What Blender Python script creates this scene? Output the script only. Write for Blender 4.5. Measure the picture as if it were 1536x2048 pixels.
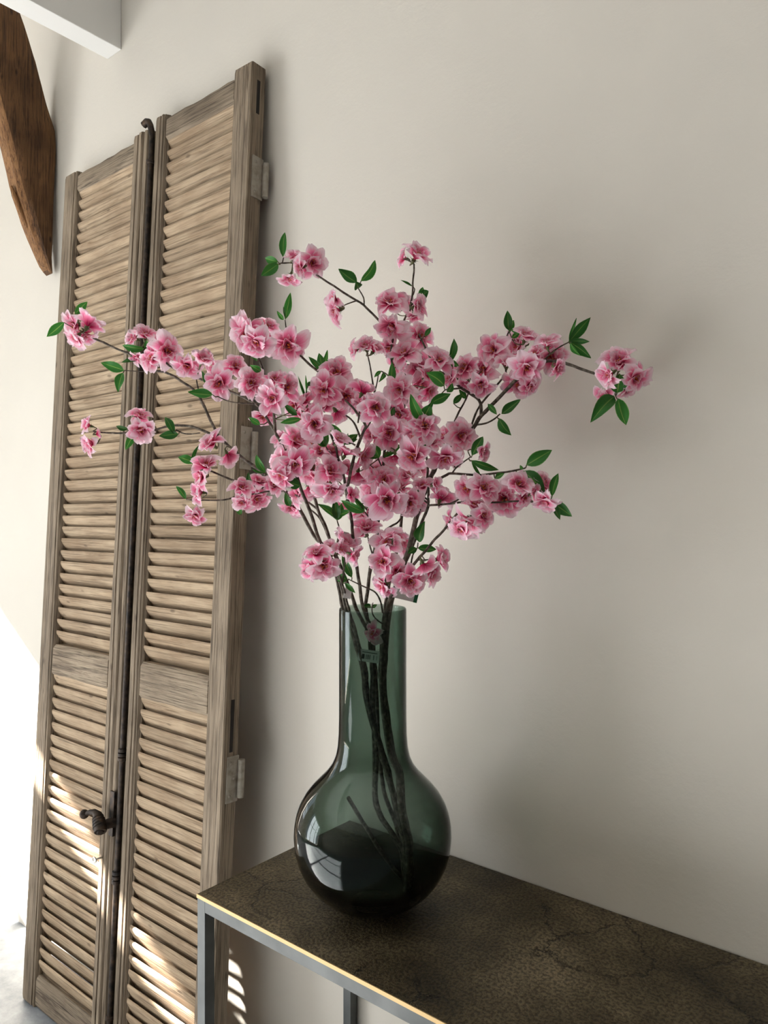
import bpy, bmesh, math, random
from mathutils import Vector, Matrix, Euler, noise
R = math.radians
random.seed(11)
sc = bpy.context.scene
col = sc.collection
for o in list(bpy.data.objects):
    bpy.data.objects.remove(o)

# ------------------------------------------------------------------ camera
FPX, CX, CY, CAMH, YAW = 1479.0, 768.0, 1030.0, 1.5, R(39.0)
cam = bpy.data.cameras.new('camera')
cam.sensor_fit = 'VERTICAL'
cam.sensor_height = 36.0
cam.lens = FPX / 2048 * 36.0
cam.shift_y = (CY - 1024) / 2048
cam.clip_start = 0.02
camo = bpy.data.objects.new('camera', cam)
camo.location = (0, 0, CAMH)
camo.rotation_euler = (R(90), 0, YAW)
col.objects.link(camo)
sc.camera = camo

# ------------------------------------------------------------------ view, sky, sun, window light
sc.view_settings.view_transform = 'Standard'
sc.view_settings.look = 'None'
sc.view_settings.exposure = 0.10
sc.view_settings.gamma = 1.0
sc.view_settings.use_curve_mapping = False
world = bpy.data.worlds.new('sky')
sc.world = world
world.use_nodes = True
bg = world.node_tree.nodes['Background']
bg.inputs['Color'].default_value = (0.80, 0.90, 1.0, 1)
bg.inputs['Strength'].default_value = 1.6

SUN_DIR = Vector((1.0, 0.30, -0.60)).normalized()
sun = bpy.data.lights.new('sun', 'SUN')
sun.energy = 100.0
sun.angle = R(0.9)
sun.color = (1.0, 0.955, 0.885)
suno = bpy.data.objects.new('sun', sun)
suno.rotation_euler = SUN_DIR.to_track_quat('-Z', 'Y').to_euler()
suno.location = (-8, -2, 6)
col.objects.link(suno)


def window_light(name, loc, size_y, size_z, power, color):
    l = bpy.data.lights.new(name, 'AREA')
    l.shape = 'RECTANGLE'
    l.size, l.size_y = size_y, size_z
    l.energy, l.color = power, color
    o = bpy.data.objects.new(name, l)
    o.location = loc
    o.rotation_euler = Vector((1, 0, 0)).to_track_quat('-Z', 'Z').to_euler()
    col.objects.link(o)
    return o


WX = -4.5          # left wall plane
window_light('window_daylight', (WX - 0.22, -1.75, 1.2), 2.6, 1.9, 150, (0.93, 0.97, 1.0))
window_light('door_daylight', (WX - 0.22, 0.89, 1.10), 0.56, 2.1, 6, (0.93, 0.97, 1.0))


# ------------------------------------------------------------------ helpers
def ray(px, py):
    a, b = (px - CX) / FPX, -(py - CY) / FPX
    c, s = math.cos(YAW), math.sin(YAW)
    return Vector((a * c - s, a * s + c, b))


def at(px, py, z):            # a point of the place seen at this pixel, z metres away along the view axis
    return ray(px, py) * z + Vector((0, 0, CAMH))


def on_x(px, py, X):
    r = ray(px, py)
    return r * (X / r.x) + Vector((0, 0, CAMH))


def tag(o, label=None, cat=None, group=None, kind=None):
    if label: o['label'] = label
    if cat: o['category'] = cat
    if group: o['group'] = group
    if kind: o['kind'] = kind
    return o


def empty(name, loc=(0, 0, 0), rot=(0, 0, 0)):
    o = bpy.data.objects.new(name, None)
    o.location = loc
    o.rotation_euler = rot
    o.empty_display_size = 0.05
    col.objects.link(o)
    return o


def place(name, me, parent=None, loc=(0, 0, 0), rot=(0, 0, 0), scale=(1, 1, 1)):
    o = bpy.data.objects.new(name, me)
    col.objects.link(o)
    if parent: o.parent = parent
    o.location, o.rotation_euler, o.scale = loc, rot, scale
    return o


class MB:
    def __init__(self):
        self.v, self.f, self.m, self.uv = [], [], [], {}

    def add(self, vs, fs, mi=0):
        n = len(self.v)
        self.v += [tuple(p) for p in vs]
        for f in fs:
            self.f.append([i + n for i in f])
            self.m.append(mi)
        return n

    def box(self, x0, x1, y0, y1, z0, z1, mi=0):
        vs = [(x, y, z) for x in (x0, x1) for y in (y0, y1) for z in (z0, z1)]
        self.add(vs, [(0, 1, 3, 2), (4, 6, 7, 5), (0, 4, 5, 1), (2, 3, 7, 6), (0, 2, 6, 4), (1, 5, 7, 3)], mi)

    def prism(self, poly, axis, a, b, mi=0):
        # poly: list of 2D points (the two other axes in order), extruded from a to b along axis
        n = len(poly)
        def P(p, w):
            return {'x': (w, p[0], p[1]), 'y': (p[0], w, p[1]), 'z': (p[0], p[1], w)}[axis]
        vs = [P(p, a) for p in poly] + [P(p, b) for p in poly]
        fs = [list(range(n)), list(range(2 * n - 1, n - 1, -1))]
        fs += [[i, (i + 1) % n, (i + 1) % n + n, i + n] for i in range(n)]
        self.add(vs, fs, mi)

    def tube(self, pts, rads, seg=8, mi=0, cap=True):
        pts = [Vector(p) for p in pts]
        k = len(pts)
        rads = rads if hasattr(rads, '__len__') else [rads] * k
        ring, prev = [], None
        for i, p in enumerate(pts):
            t = (pts[min(i + 1, k - 1)] - pts[max(i - 1, 0)])
            t = t.normalized() if t.length > 1e-9 else Vector((0, 0, 1))
            if prev is None:
                up = Vector((0, 0, 1)) if abs(t.z) < 0.9 else Vector((1, 0, 0))
                u = t.cross(up).normalized()
            else:
                u = (prev - t * prev.dot(t)).normalized()
            prev = u
            w = t.cross(u)
            ring.append([p + (u * math.cos(2 * math.pi * j / seg) + w * math.sin(2 * math.pi * j / seg)) * rads[i] for j in range(seg)])
        vs = [q for r_ in ring for q in r_]
        fs = [(i * seg + j, i * seg + (j + 1) % seg, (i + 1) * seg + (j + 1) % seg, (i + 1) * seg + j) for i in range(k - 1) for j in range(seg)]
        if cap:
            fs += [list(range(seg))[::-1], list(range((k - 1) * seg, k * seg))]
        self.add(vs, fs, mi)

    def lathe(self, prof, seg=24, cx=0, cy=0, mi=0, closed=False):
        k = len(prof)
        vs = [(cx + r * math.cos(2 * math.pi * j / seg), cy + r * math.sin(2 * math.pi * j / seg), z) for r, z in prof for j in range(seg)]
        kk = k if closed else k - 1
        fs = [(i * seg + j, i * seg + (j + 1) % seg, ((i + 1) % k) * seg + (j + 1) % seg, ((i + 1) % k) * seg + j) for i in range(kk) for j in range(seg)]
        self.add(vs, fs, mi)

    def mesh(self, name, mats, smooth=False, fix=True, bevel=0):
        me = bpy.data.meshes.new(name)
        me.from_pydata(self.v, [], self.f)
        for m in (mats if isinstance(mats, (list, tuple)) else [mats]):
            me.materials.append(m)
        for p, mi in zip(me.polygons, self.m):
            p.material_index = mi
        if fix or bevel:
            bm = bmesh.new(); bm.from_mesh(me)
            if fix: bmesh.ops.recalc_face_normals(bm, faces=bm.faces)
            if bevel:
                bmesh.ops.bevel(bm, geom=[e for e in bm.edges if len(e.link_faces) == 2 and e.calc_face_angle(0) > 0.6], offset=bevel, segments=2, profile=0.6, affect='EDGES')
            bm.to_mesh(me); bm.free()
        if smooth:
            for p in me.polygons: p.use_smooth = True
            if smooth != True:
                me.set_sharp_from_angle(angle=R(smooth))
        return me

    def build(self, name, mats, parent=None, smooth=False, bevel=0, loc=(0, 0, 0), rot=(0, 0, 0)):
        return place(name, self.mesh(name, mats, smooth, True, bevel), parent, loc, rot)


# ------------------------------------------------------------------ materials
def mat(name, base=(0.5, 0.5, 0.5), rough=0.6, metal=0.0, spec=0.5):
    m = bpy.data.materials.new(name)
    m.use_nodes = True
    b = m.node_tree.nodes['Principled BSDF']
    b.inputs['Base Color'].default_value = (*base, 1)
    b.inputs['Roughness'].default_value = rough
    b.inputs['Metallic'].default_value = metal
    b.inputs['Specular IOR Level'].default_value = spec
    return m, m.node_tree.nodes, m.node_tree.links, b


def nd(N, kind, **kw):
    n = N.new(kind)
    for k, v in kw.items():
        if k.startswith('i_'):
            n.inputs[k[2:].replace('_', ' ')].default_value = v
        else:
            setattr(n, k, v)
    return n


def ramp(N, stops):
    r = N.new('ShaderNodeValToRGB')
    e = r.color_ramp.elements
    while len(e) < len(stops): e.new(0.5)
    for el, (p, c) in zip(e, stops):
        el.position = p
        el.color = (*c, 1) if len(c) == 3 else c
    return r


def mixrgb(N, L, fac, a, b, mode='MIX'):
    n = N.new('ShaderNodeMix'); n.data_type = 'RGBA'; n.blend_type = mode
    for s, v in ((0, fac), (6, a), (7, b)):
        if hasattr(v, 'is_output') or hasattr(v, 'links'):
            L.new(v, n.inputs[s])
        else:
            n.inputs[s].default_value = v if s == 0 else (*v, 1)
    return n.outputs[2]


def bump(N, L, b, height, strength, dist=0.01):
    n = N.new('ShaderNodeBump')
    n.inputs['Strength'].default_value = strength
    n.inputs['Distance'].default_value = dist
    L.new(height, n.inputs['Height'])
    L.new(n.outputs[0], b.inputs['Normal'])


def wood(name, light, dark, grain, axis='z', rough=0.75, knots=0.5, contrast=1.0):
    """weathered wood, grain lines along one axis of the object"""
    m, N, L, b = mat(name, light, rough, 0, 0.25)
    tc = nd(N, 'ShaderNodeTexCoord')
    oi = nd(N, 'ShaderNodeObjectInfo')
    off = nd(N, 'ShaderNodeVectorMath', operation='SCALE'); off.inputs['Scale'].default_value = 37.0
    cmb = nd(N, 'ShaderNodeCombineXYZ')
    for i in range(3): L.new(oi.outputs['Random'], cmb.inputs[i])
    L.new(cmb.outputs[0], off.inputs[0])
    ad = nd(N, 'ShaderNodeVectorMath', operation='ADD')
    L.new(tc.outputs['Object'], ad.inputs[0]); L.new(off.outputs[0], ad.inputs[1])
    mp = nd(N, 'ShaderNodeMapping')
    s = {'x': (3, 60, 60), 'y': (60, 3, 60), 'z': (60, 60, 3)}[axis]
    mp.inputs['Scale'].default_value = s
    L.new(ad.outputs[0], mp.inputs['Vector'])
    n1 = nd(N, 'ShaderNodeTexNoise', i_Scale=1.0, i_Detail=6.0, i_Roughness=0.6, i_Distortion=2.0)
    L.new(mp.outputs[0], n1.inputs['Vector'])
    mp2 = nd(N, 'ShaderNodeMapping')
    s2 = {'x': (5, 230, 230), 'y': (230, 5, 230), 'z': (230, 230, 5)}[axis]
    mp2.inputs['Scale'].default_value = s2
    L.new(ad.outputs[0], mp2.inputs['Vector'])
    n2 = nd(N, 'ShaderNodeTexNoise', i_Scale=1.0, i_Detail=3.0, i_Roughness=0.7)
    L.new(mp2.outputs[0], n2.inputs['Vector'])
    n3 = nd(N, 'ShaderNodeTexNoise', i_Scale=7.0, i_Detail=3.0)
    L.new(ad.outputs[0], n3.inputs['Vector'])
    r1 = ramp(N, [(0.30, dark), (0.50, light), (0.75, tuple(min(1, c * 1.12) for c in light))])
    L.new(n1.outputs['Fac'], r1.inputs[0])
    r2 = ramp(N, [(0.30, (0.05, 0.03, 0.02)), (0.50, (1, 1, 1))])
    L.new(n2.outputs['Fac'], r2.inputs[0])
    c1 = mixrgb(N, L, min(0.9, 0.55 * contrast), r1.outputs[0], r2.outputs[0], 'MULTIPLY')
    r3 = ramp(N, [(0.35, grain), (0.65, (1, 1, 1))])
    L.new(n3.outputs['Fac'], r3.inputs[0])
    c2 = mixrgb(N, L, 0.7, c1, r3.outputs[0], 'MULTIPLY')
    # knots and nail holes
    mp3 = nd(N, 'ShaderNodeMapping')
    mp3.inputs['Scale'].default_value = {'x': (9, 22, 22), 'y': (22, 9, 22), 'z': (22, 22, 9)}[axis]
    L.new(ad.outputs[0], mp3.inputs['Vector'])
    vo = nd(N, 'ShaderNodeTexVoronoi', i_Scale=1.0)
    L.new(mp3.outputs[0], vo.inputs['Vector'])
    r4 = ramp(N, [(0.05, (0.10, 0.07, 0.05)), (0.13, (1, 1, 1))])
    L.new(vo.outputs['Distance'], r4.inputs[0])
    c3 = mixrgb(N, L, knots, c2, r4.outputs[0], 'MULTIPLY')
    hv = nd(N, 'ShaderNodeHueSaturation')
    mr = nd(N, 'ShaderNodeMapRange'); mr.inputs['To Min'].default_value = 0.90; mr.inputs['To Max'].default_value = 1.10
    L.new(oi.outputs['Random'], mr.inputs['Value']); L.new(mr.outputs[0], hv.inputs['Value'])
    L.new(c3, hv.inputs['Color'])
    L.new(hv.outputs[0], b.inputs['Base Color'])
    ma = nd(N, 'ShaderNodeMath', operation='ADD')
    L.new(n1.outputs['Fac'], ma.inputs[0]); L.new(n2.outputs['Fac'], ma.inputs[1])
    bump(N, L, b, ma.outputs[0], 0.7, 0.005)
    return m


M = {}
M['slat'] = wood('shutter slat wood', (0.46, 0.345, 0.23), (0.30, 0.21, 0.13), (0.66, 0.60, 0.55), 'x', knots=0.55)
M['stile'] = wood('weathered shutter frame wood', (0.285, 0.222, 0.158), (0.135, 0.098, 0.066), (0.60, 0.58, 0.56), 'z', knots=0.5, contrast=1.5)
M['rail'] = wood('weathered shutter rail wood', (0.33, 0.26, 0.185), (0.135, 0.096, 0.066), (0.55, 0.52, 0.50), 'x', knots=0.5, contrast=1.6)
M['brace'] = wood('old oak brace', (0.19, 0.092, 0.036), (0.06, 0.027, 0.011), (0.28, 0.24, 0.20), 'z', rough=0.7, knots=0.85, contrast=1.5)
M['bracelit'] = wood('old oak brace painted lit', (0.34, 0.175, 0.075), (0.19, 0.09, 0.04), (0.6, 0.55, 0.5), 'z', rough=0.7, knots=0.5, contrast=1.4)  # same oak made lighter: light from below put into the colour

m, N, L, b = mat('beige plaster', (0.63, 0.585, 0.515), 0.85, 0, 0.2)
tc = nd(N, 'ShaderNodeTexCoord')
n1 = nd(N, 'ShaderNodeTexNoise', i_Scale=2.2, i_Detail=4.0)
L.new(tc.outputs['Object'], n1.inputs['Vector'])
r1 = ramp(N, [(0.3, (0.615, 0.572, 0.505)), (0.7, (0.65, 0.606, 0.535))])
L.new(n1.outputs['Fac'], r1.inputs[0]); L.new(r1.outputs[0], b.inputs['Base Color'])
n2 = nd(N, 'ShaderNodeTexNoise', i_Scale=38.0, i_Detail=5.0, i_Roughness=0.65)
L.new(tc.outputs['Object'], n2.inputs['Vector'])
bump(N, L, b, n2.outputs['Fac'], 0.16, 0.006)
M['wall'] = m
M['midwall'] = mat('greige plaster', (0.36, 0.33, 0.29), 0.9, 0, 0.2)[0]
M['darkwall'] = mat('taupe plaster', (0.20, 0.18, 0.155), 0.9, 0, 0.2)[0]

m, N, L, b = mat('white paint', (0.78, 0.765, 0.735), 0.55, 0, 0.4)
tc = nd(N, 'ShaderNodeTexCoord')
n2 = nd(N, 'ShaderNodeTexNoise', i_Scale=25.0, i_Detail=4.0)
L.new(tc.outputs['Object'], n2.inputs['Vector']); bump(N, L, b, n2.outputs['Fac'], 0.12, 0.004)
M['white'] = m

m, N, L, b = mat('polished concrete', (0.33, 0.34, 0.35), 0.45, 0, 0.4)
tc = nd(N, 'ShaderNodeTexCoord')
n1 = nd(N, 'ShaderNodeTexNoise', i_Scale=9.0, i_Detail=8.0, i_Roughness=0.7)
L.new(tc.outputs['Object'], n1.inputs['Vector'])
r1 = ramp(N, [(0.32, (0.15, 0.168, 0.19)), (0.5, (0.25, 0.27, 0.295)), (0.68, (0.36, 0.385, 0.41))])
L.new(n1.outputs['Fac'], r1.inputs[0]); L.new(r1.outputs[0], b.inputs['Base Color'])
n2 = nd(N, 'ShaderNodeTexNoise', i_Scale=60.0, i_Detail=4.0)
L.new(tc.outputs['Object'], n2.inputs['Vector']); bump(N, L, b, n2.outputs['Fac'], 0.25, 0.004)
M['floor'] = m

# crackled dark bronze table plate
m, N, L, b = mat('crackled dark bronze', (0.07, 0.052, 0.028), 0.42, 0.55, 0.5)
tc = nd(N, 'ShaderNodeTexCoord')
n1 = nd(N, 'ShaderNodeTexNoise', i_Scale=5.0, i_Detail=6.0, i_Roughness=0.65)
L.new(tc.outputs['Object'], n1.inputs['Vector'])
r1 = ramp(N, [(0.34, (0.05, 0.039, 0.021)), (0.52, (0.14, 0.109, 0.06)), (0.70, (0.30, 0.24, 0.145))])
L.new(n1.outputs['Fac'], r1.inputs[0])
n2 = nd(N, 'ShaderNodeTexNoise', i_Scale=190.0, i_Detail=4.0, i_Roughness=0.6)
L.new(tc.outputs['Object'], n2.inputs['Vector'])
r2 = ramp(N, [(0.42, (0.12, 0.12, 0.12)), (0.56, (1, 1, 1))])
L.new(n2.outputs['Fac'], r2.inputs[0])
c1 = mixrgb(N, L, 0.75, r1.outputs[0], r2.outputs[0], 'MULTIPLY')
# cracks: warped cell borders, broken up so that only stretches of them show
nw = nd(N, 'ShaderNodeTexNoise', i_Scale=14.0, i_Detail=5.0, i_Roughness=0.7)
L.new(tc.outputs['Object'], nw.inputs['Vector'])
sb = nd(N, 'ShaderNodeVectorMath', operation='SCALE'); sb.inputs['Scale'].default_value = 0.09
L.new(nw.outputs['Color'], sb.inputs[0])
aw = nd(N, 'ShaderNodeVectorMath', operation='ADD')
L.new(tc.outputs['Object'], aw.inputs[0]); L.new(sb.outputs[0], aw.inputs[1])
vo = nd(N, 'ShaderNodeTexVoronoi', i_Scale=6.5, feature='DISTANCE_TO_EDGE')
L.new(aw.outputs[0], vo.inputs['Vector'])
r3 = ramp(N, [(0.0, (0, 0, 0)), (0.022, (1, 1, 1))])
L.new(vo.outputs['Distance'], r3.inputs[0])
nb = nd(N, 'ShaderNodeTexNoise', i_Scale=4.5, i_Detail=2.0)
L.new(tc.outputs['Object'], nb.inputs['Vector'])
r4 = ramp(N, [(0.44, (1, 1, 1)), (0.50, (0, 0, 0))])
L.new(nb.outputs['Fac'], r4.inputs[0])
ck = mixrgb(N, L, 1.0, r3.outputs[0], r4.outputs[0], 'LIGHTEN')
c2 = mixrgb(N, L, 0.92, c1, ck, 'MULTIPLY')
L.new(c2, b.inputs['Base Color'])
rr = nd(N, 'ShaderNodeMapRange'); rr.inputs['To Min'].default_value = 0.34; rr.inputs['To Max'].default_value = 0.58
L.new(n1.outputs['Fac'], rr.inputs['Value']); L.new(rr.outputs[0], b.inputs['Roughness'])
hh = mixrgb(N, L, 0.8, n2.outputs['Fac'], ck, 'MULTIPLY')
bump(N, L, b, hh, 0.6, 0.004)
M['bronze'] = m
M['brass'] = mat('worn brass edge', (0.50, 0.34, 0.15), 0.5, 0.4)[0]
m, N, L, b = mat('grey steel frame', (0.16, 0.165, 0.165), 0.5, 0.35)
tc = nd(N, 'ShaderNodeTexCoord')
n1 = nd(N, 'ShaderNodeTexNoise', i_Scale=14.0, i_Detail=4.0)
L.new(tc.outputs['Object'], n1.inputs['Vector'])
r1 = ramp(N, [(0.3, (0.06, 0.064, 0.062)), (0.7, (0.11, 0.115, 0.112))])
L.new(n1.outputs['Fac'], r1.inputs[0]); L.new(r1.outputs[0], b.inputs['Base Color'])
M['steel'] = m
m, N, L, b = mat('rusty wrought iron', (0.035, 0.027, 0.022), 0.55, 0.7)
tc = nd(N, 'ShaderNodeTexCoord')
n1 = nd(N, 'ShaderNodeTexNoise', i_Scale=60.0, i_Detail=5.0)
L.new(tc.outputs['Object'], n1.inputs['Vector'])
r1 = ramp(N, [(0.35, (0.018, 0.015, 0.014)), (0.6, (0.06, 0.043, 0.032)), (0.8, (0.12, 0.07, 0.04))])
L.new(n1.outputs['Fac'], r1.inputs[0]); L.new(r1.outputs[0], b.inputs['Base Color']); bump(N, L, b, n1.outputs['Fac'], 0.4, 0.003)
M['iron'] = m
m, N, L, b = mat('painted hinge iron', (0.33, 0.295, 0.245), 0.6, 0.2)
tc = nd(N, 'ShaderNodeTexCoord')
n1 = nd(N, 'ShaderNodeTexNoise', i_Scale=45.0, i_Detail=5.0)
L.new(tc.outputs['Object'], n1.inputs['Vector'])
r1 = ramp(N, [(0.3, (0.20, 0.165, 0.125)), (0.55, (0.36, 0.325, 0.27))])
L.new(n1.outputs['Fac'], r1.inputs[0]); L.new(r1.outputs[0], b.inputs['Base Color']); bump(N, L, b, n1.outputs['Fac'], 0.3, 0.002)
M['hinge'] = m
M['dark'] = mat('dark mortise', (0.02, 0.016, 0.013), 0.9)[0]
M['zinc'] = mat('bright zinc', (0.75, 0.75, 0.73), 0.3, 0.9)[0]

# smoked green glass: tinted clear sheet with a Fresnel reflection
m = bpy.data.materials.new('smoked green glass'); m.use_nodes = True
N, L = m.node_tree.nodes, m.node_tree.links
N.clear()
out = N.new('ShaderNodeOutputMaterial')
lw = nd(N, 'ShaderNodeLayerWeight', i_Blend=0.5)
pw = nd(N, 'ShaderNodeMath', operation='POWER'); pw.inputs[1].default_value = 5.0
L.new(lw.outputs['Facing'], pw.inputs[0])
mr = nd(N, 'ShaderNodeMapRange'); mr.inputs['To Min'].default_value = 0.032; mr.inputs['To Max'].default_value = 0.9
L.new(pw.outputs[0], mr.inputs['Value'])
tr = N.new('ShaderNodeBsdfTransparent'); tr.inputs['Color'].default_value = (0.97, 0.98, 0.975, 1)
va = N.new('ShaderNodeVolumeAbsorption'); va.inputs['Color'].default_value = (0.26, 0.40, 0.32, 1); va.inputs['Density'].default_value = 480
L.new(va.outputs[0], out.inputs['Volume'])
gl = N.new('ShaderNodeBsdfGlossy'); gl.inputs['Roughness'].default_value = 0.015
gl.inputs['Color'].default_value = (0.95, 0.97, 0.97, 1)
mx = N.new('ShaderNodeMixShader')
L.new(mr.outputs[0], mx.inputs[0]); L.new(tr.outputs[0], mx.inputs[1]); L.new(gl.outputs[0], mx.inputs[2])
L.new(mx.outputs[0], out.inputs['Surface'])
M['glass'] = m

m, N, L, b = mat('blossom bark', (0.10, 0.082, 0.062), 0.75, 0, 0.3)
tc = nd(N, 'ShaderNodeTexCoord')
n1 = nd(N, 'ShaderNodeTexNoise', i_Scale=130.0, i_Detail=4.0)
L.new(tc.outputs['Object'], n1.inputs['Vector'])
r1 = ramp(N, [(0.32, (0.045, 0.034, 0.026)), (0.55, (0.115, 0.092, 0.07)), (0.75, (0.25, 0.215, 0.17))])
L.new(n1.outputs['Fac'], r1.inputs[0]); L.new(r1.outputs[0], b.inputs['Base Color']); bump(N, L, b, n1.outputs['Fac'], 0.6, 0.004)
M['bark'] = m
M['stalk'] = mat('green brown stalk', (0.10, 0.085, 0.035), 0.6)[0]
M['calyx'] = mat('calyx green', (0.10, 0.11, 0.035), 0.6)[0]


def petal_mat(name, tip, mid, core, lo=0.10, hi=0.80, rim=0.75):
    m = bpy.data.materials.new(name); m.use_nodes = True
    N, L = m.node_tree.nodes, m.node_tree.links
    N.clear()
    out = N.new('ShaderNodeOutputMaterial')
    uv = nd(N, 'ShaderNodeUVMap')
    sp = nd(N, 'ShaderNodeSeparateXYZ'); L.new(uv.outputs[0], sp.inputs[0])
    oi = nd(N, 'ShaderNodeObjectInfo')
    # veins: fine streaks fanning out along the petal
    wv = nd(N, 'ShaderNodeTexNoise', i_Scale=1.0, i_Detail=2.0)
    mp = nd(N, 'ShaderNodeMapping'); mp.inputs['Scale'].default_value = (16, 1.5, 1)
    L.new(uv.outputs[0], mp.inputs['Vector']); L.new(mp.outputs[0], wv.inputs['Vector'])
    ad = nd(N, 'ShaderNodeMath', operation='MULTIPLY_ADD'); ad.inputs[1].default_value = 0.42
    ux = nd(N, 'ShaderNodeMath', operation='SUBTRACT'); ux.inputs[1].default_value = 0.5; L.new(sp.outputs['X'], ux.inputs[0])
    ua = nd(N, 'ShaderNodeMath', operation='ABSOLUTE'); L.new(ux.outputs[0], ua.inputs[0])
    up_ = nd(N, 'ShaderNodeMath', operation='POWER'); up_.inputs[1].default_value = 2.5; L.new(ua.outputs[0], up_.inputs[0])
    um = nd(N, 'ShaderNodeMath', operation='MULTIPLY_ADD'); um.inputs[1].default_value = 1.3; L.new(up_.outputs[0], um.inputs[0]); L.new(sp.outputs['Y'], um.inputs[2])
    L.new(wv.outputs['Fac'], ad.inputs[0]); L.new(um.outputs[0], ad.inputs[2])
    a2 = nd(N, 'ShaderNodeMath', operation='MULTIPLY_ADD'); a2.inputs[1].default_value = 0.26
    L.new(oi.outputs['Random'], a2.inputs[0]); L.new(ad.outputs[0], a2.inputs[2])
    a3 = nd(N, 'ShaderNodeMath', operation='SUBTRACT'); a3.inputs[1].default_value = 0.34
    L.new(a2.outputs[0], a3.inputs[0])
    rp = ramp(N, [(lo, core), (lo + 0.22, tuple((c + d) / 2 for c, d in zip(core, mid))), (0.56, mid), (hi, tip), (1.0, tuple(min(1, c * 1.03) for c in tip))])
    L.new(a3.outputs[0], rp.inputs[0])
    e1 = nd(N, 'ShaderNodeMapRange', interpolation_type='SMOOTHSTEP'); e1.inputs['From Min'].default_value = 0.36; e1.inputs['From Max'].default_value = 0.52
    L.new(ua.outputs[0], e1.inputs['Value'])
    e1b = nd(N, 'ShaderNodeMath', operation='MULTIPLY'); L.new(e1.outputs[0], e1b.inputs[0]); L.new(sp.outputs['Y'], e1b.inputs[1])
    e2 = nd(N, 'ShaderNodeMapRange', interpolation_type='SMOOTHSTEP'); e2.inputs['From Min'].default_value = 0.80; e2.inputs['From Max'].default_value = 1.02
    L.new(sp.outputs['Y'], e2.inputs['Value'])
    em = nd(N, 'ShaderNodeMath', operation='MAXIMUM'); L.new(e1b.outputs[0], em.inputs[0]); L.new(e2.outputs[0], em.inputs[1])
    es = nd(N, 'ShaderNodeMath', operation='MULTIPLY'); es.inputs[1].default_value = rim; L.new(em.outputs[0], es.inputs[0])
    colr = mixrgb(N, L, es.outputs[0], rp.outputs[0], (1.0, 0.83, 0.89))
    pr = N.new('ShaderNodeBsdfPrincipled'); pr.inputs['Roughness'].default_value = 0.75
    pr.inputs['Specular IOR Level'].default_value = 0.2
    L.new(colr, pr.inputs['Base Color'])
    tl = N.new('ShaderNodeBsdfTranslucent'); L.new(colr, tl.inputs['Color'])
    mx = N.new('ShaderNodeMixShader'); mx.inputs[0].default_value = 0.42
    L.new(pr.outputs[0], mx.inputs[1]); L.new(tl.outputs[0], mx.inputs[2])
    L.new(mx.outputs[0], out.inputs['Surface'])
    return m


M['petal'] = petal_mat('pink petal', (1.0, 0.76, 0.84), (0.95, 0.29, 0.49), (0.62, 0.012, 0.11), 0.12, 0.84)
M['petal_in'] = petal_mat('deep pink inner petal', (0.93, 0.50, 0.62), (0.80, 0.17, 0.33), (0.45, 0.012, 0.06), 0.06, 0.92, 0.4)
M['stamen'] = mat('orange red stamens', (0.80, 0.22, 0.05), 0.6)[0]

m = bpy.data.materials.new('glossy green leaf'); m.use_nodes = True
N, L = m.node_tree.nodes, m.node_tree.links
b = N['Principled BSDF']; out = N['Material Output']
uv = nd(N, 'ShaderNodeUVMap'); sp = nd(N, 'ShaderNodeSeparateXYZ'); L.new(uv.outputs[0], sp.inputs[0])
ab = nd(N, 'ShaderNodeMath', operation='SUBTRACT'); ab.inputs[1].default_value = 0.5; L.new(sp.outputs['X'], ab.inputs[0])
a2 = nd(N, 'ShaderNodeMath', operation='ABSOLUTE'); L.new(ab.outputs[0], a2.inputs[0])
r1 = ramp(N, [(0.0, (0.28, 0.45, 0.11)), (0.05, (0.045, 0.21, 0.032)), (0.42, (0.028, 0.16, 0.024)), (0.5, (0.14, 0.32, 0.07))])
L.new(a2.outputs[0], r1.inputs[0])
oi = nd(N, 'ShaderNodeObjectInfo')
hv = nd(N, 'ShaderNodeHueSaturation')
mr = nd(N, 'ShaderNodeMapRange'); mr.inputs['To Min'].default_value = 0.6; mr.inputs['To Max'].default_value = 1.6
L.new(oi.outputs['Random'], mr.inputs['Value']); L.new(mr.outputs[0], hv.inputs['Value']); L.new(r1.outputs[0], hv.inputs['Color'])
L.new(hv.outputs[0], b.inputs['Base Color'])
b.inputs['Roughness'].default_value = 0.45
b.inputs['Specular IOR Level'].default_value = 0.35
tl = N.new('ShaderNodeBsdfTranslucent'); L.new(hv.outputs[0], tl.inputs['Color'])
mx = N.new('ShaderNodeMixShader'); mx.inputs[0].default_value = 0.25
L.new(b.outputs[0], mx.inputs[1]); L.new(tl.outputs[0], mx.inputs[2]); L.new(mx.outputs[0], out.inputs['Surface'])
M['leaf'] = m
M['card'] = mat('white card', (0.72, 0.73, 0.70), 0.6)[0]
M['green_card'] = mat('green card edge', (0.01, 0.14, 0.05), 0.5)[0]
m, N, L, b = mat('barcode print', (0.7, 0.7, 0.68), 0.6)
uv = nd(N, 'ShaderNodeUVMap')
sp = nd(N, 'ShaderNodeSeparateXYZ'); L.new(uv.outputs[0], sp.inputs[0])
fl = nd(N, 'ShaderNodeMath', operation='MULTIPLY'); fl.inputs[1].default_value = 34.0; L.new(sp.outputs['X'], fl.inputs[0])
f2 = nd(N, 'ShaderNodeMath', operation='FLOOR'); L.new(fl.outputs[0], f2.inputs[0])
wn = nd(N, 'ShaderNodeTexWhiteNoise', noise_dimensions='1D'); L.new(f2.outputs[0], wn.inputs['W'])
gt = nd(N, 'ShaderNodeMath', operation='GREATER_THAN'); gt.inputs[1].default_value = 0.5; L.new(wn.outputs['Value'], gt.inputs[0])
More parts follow.
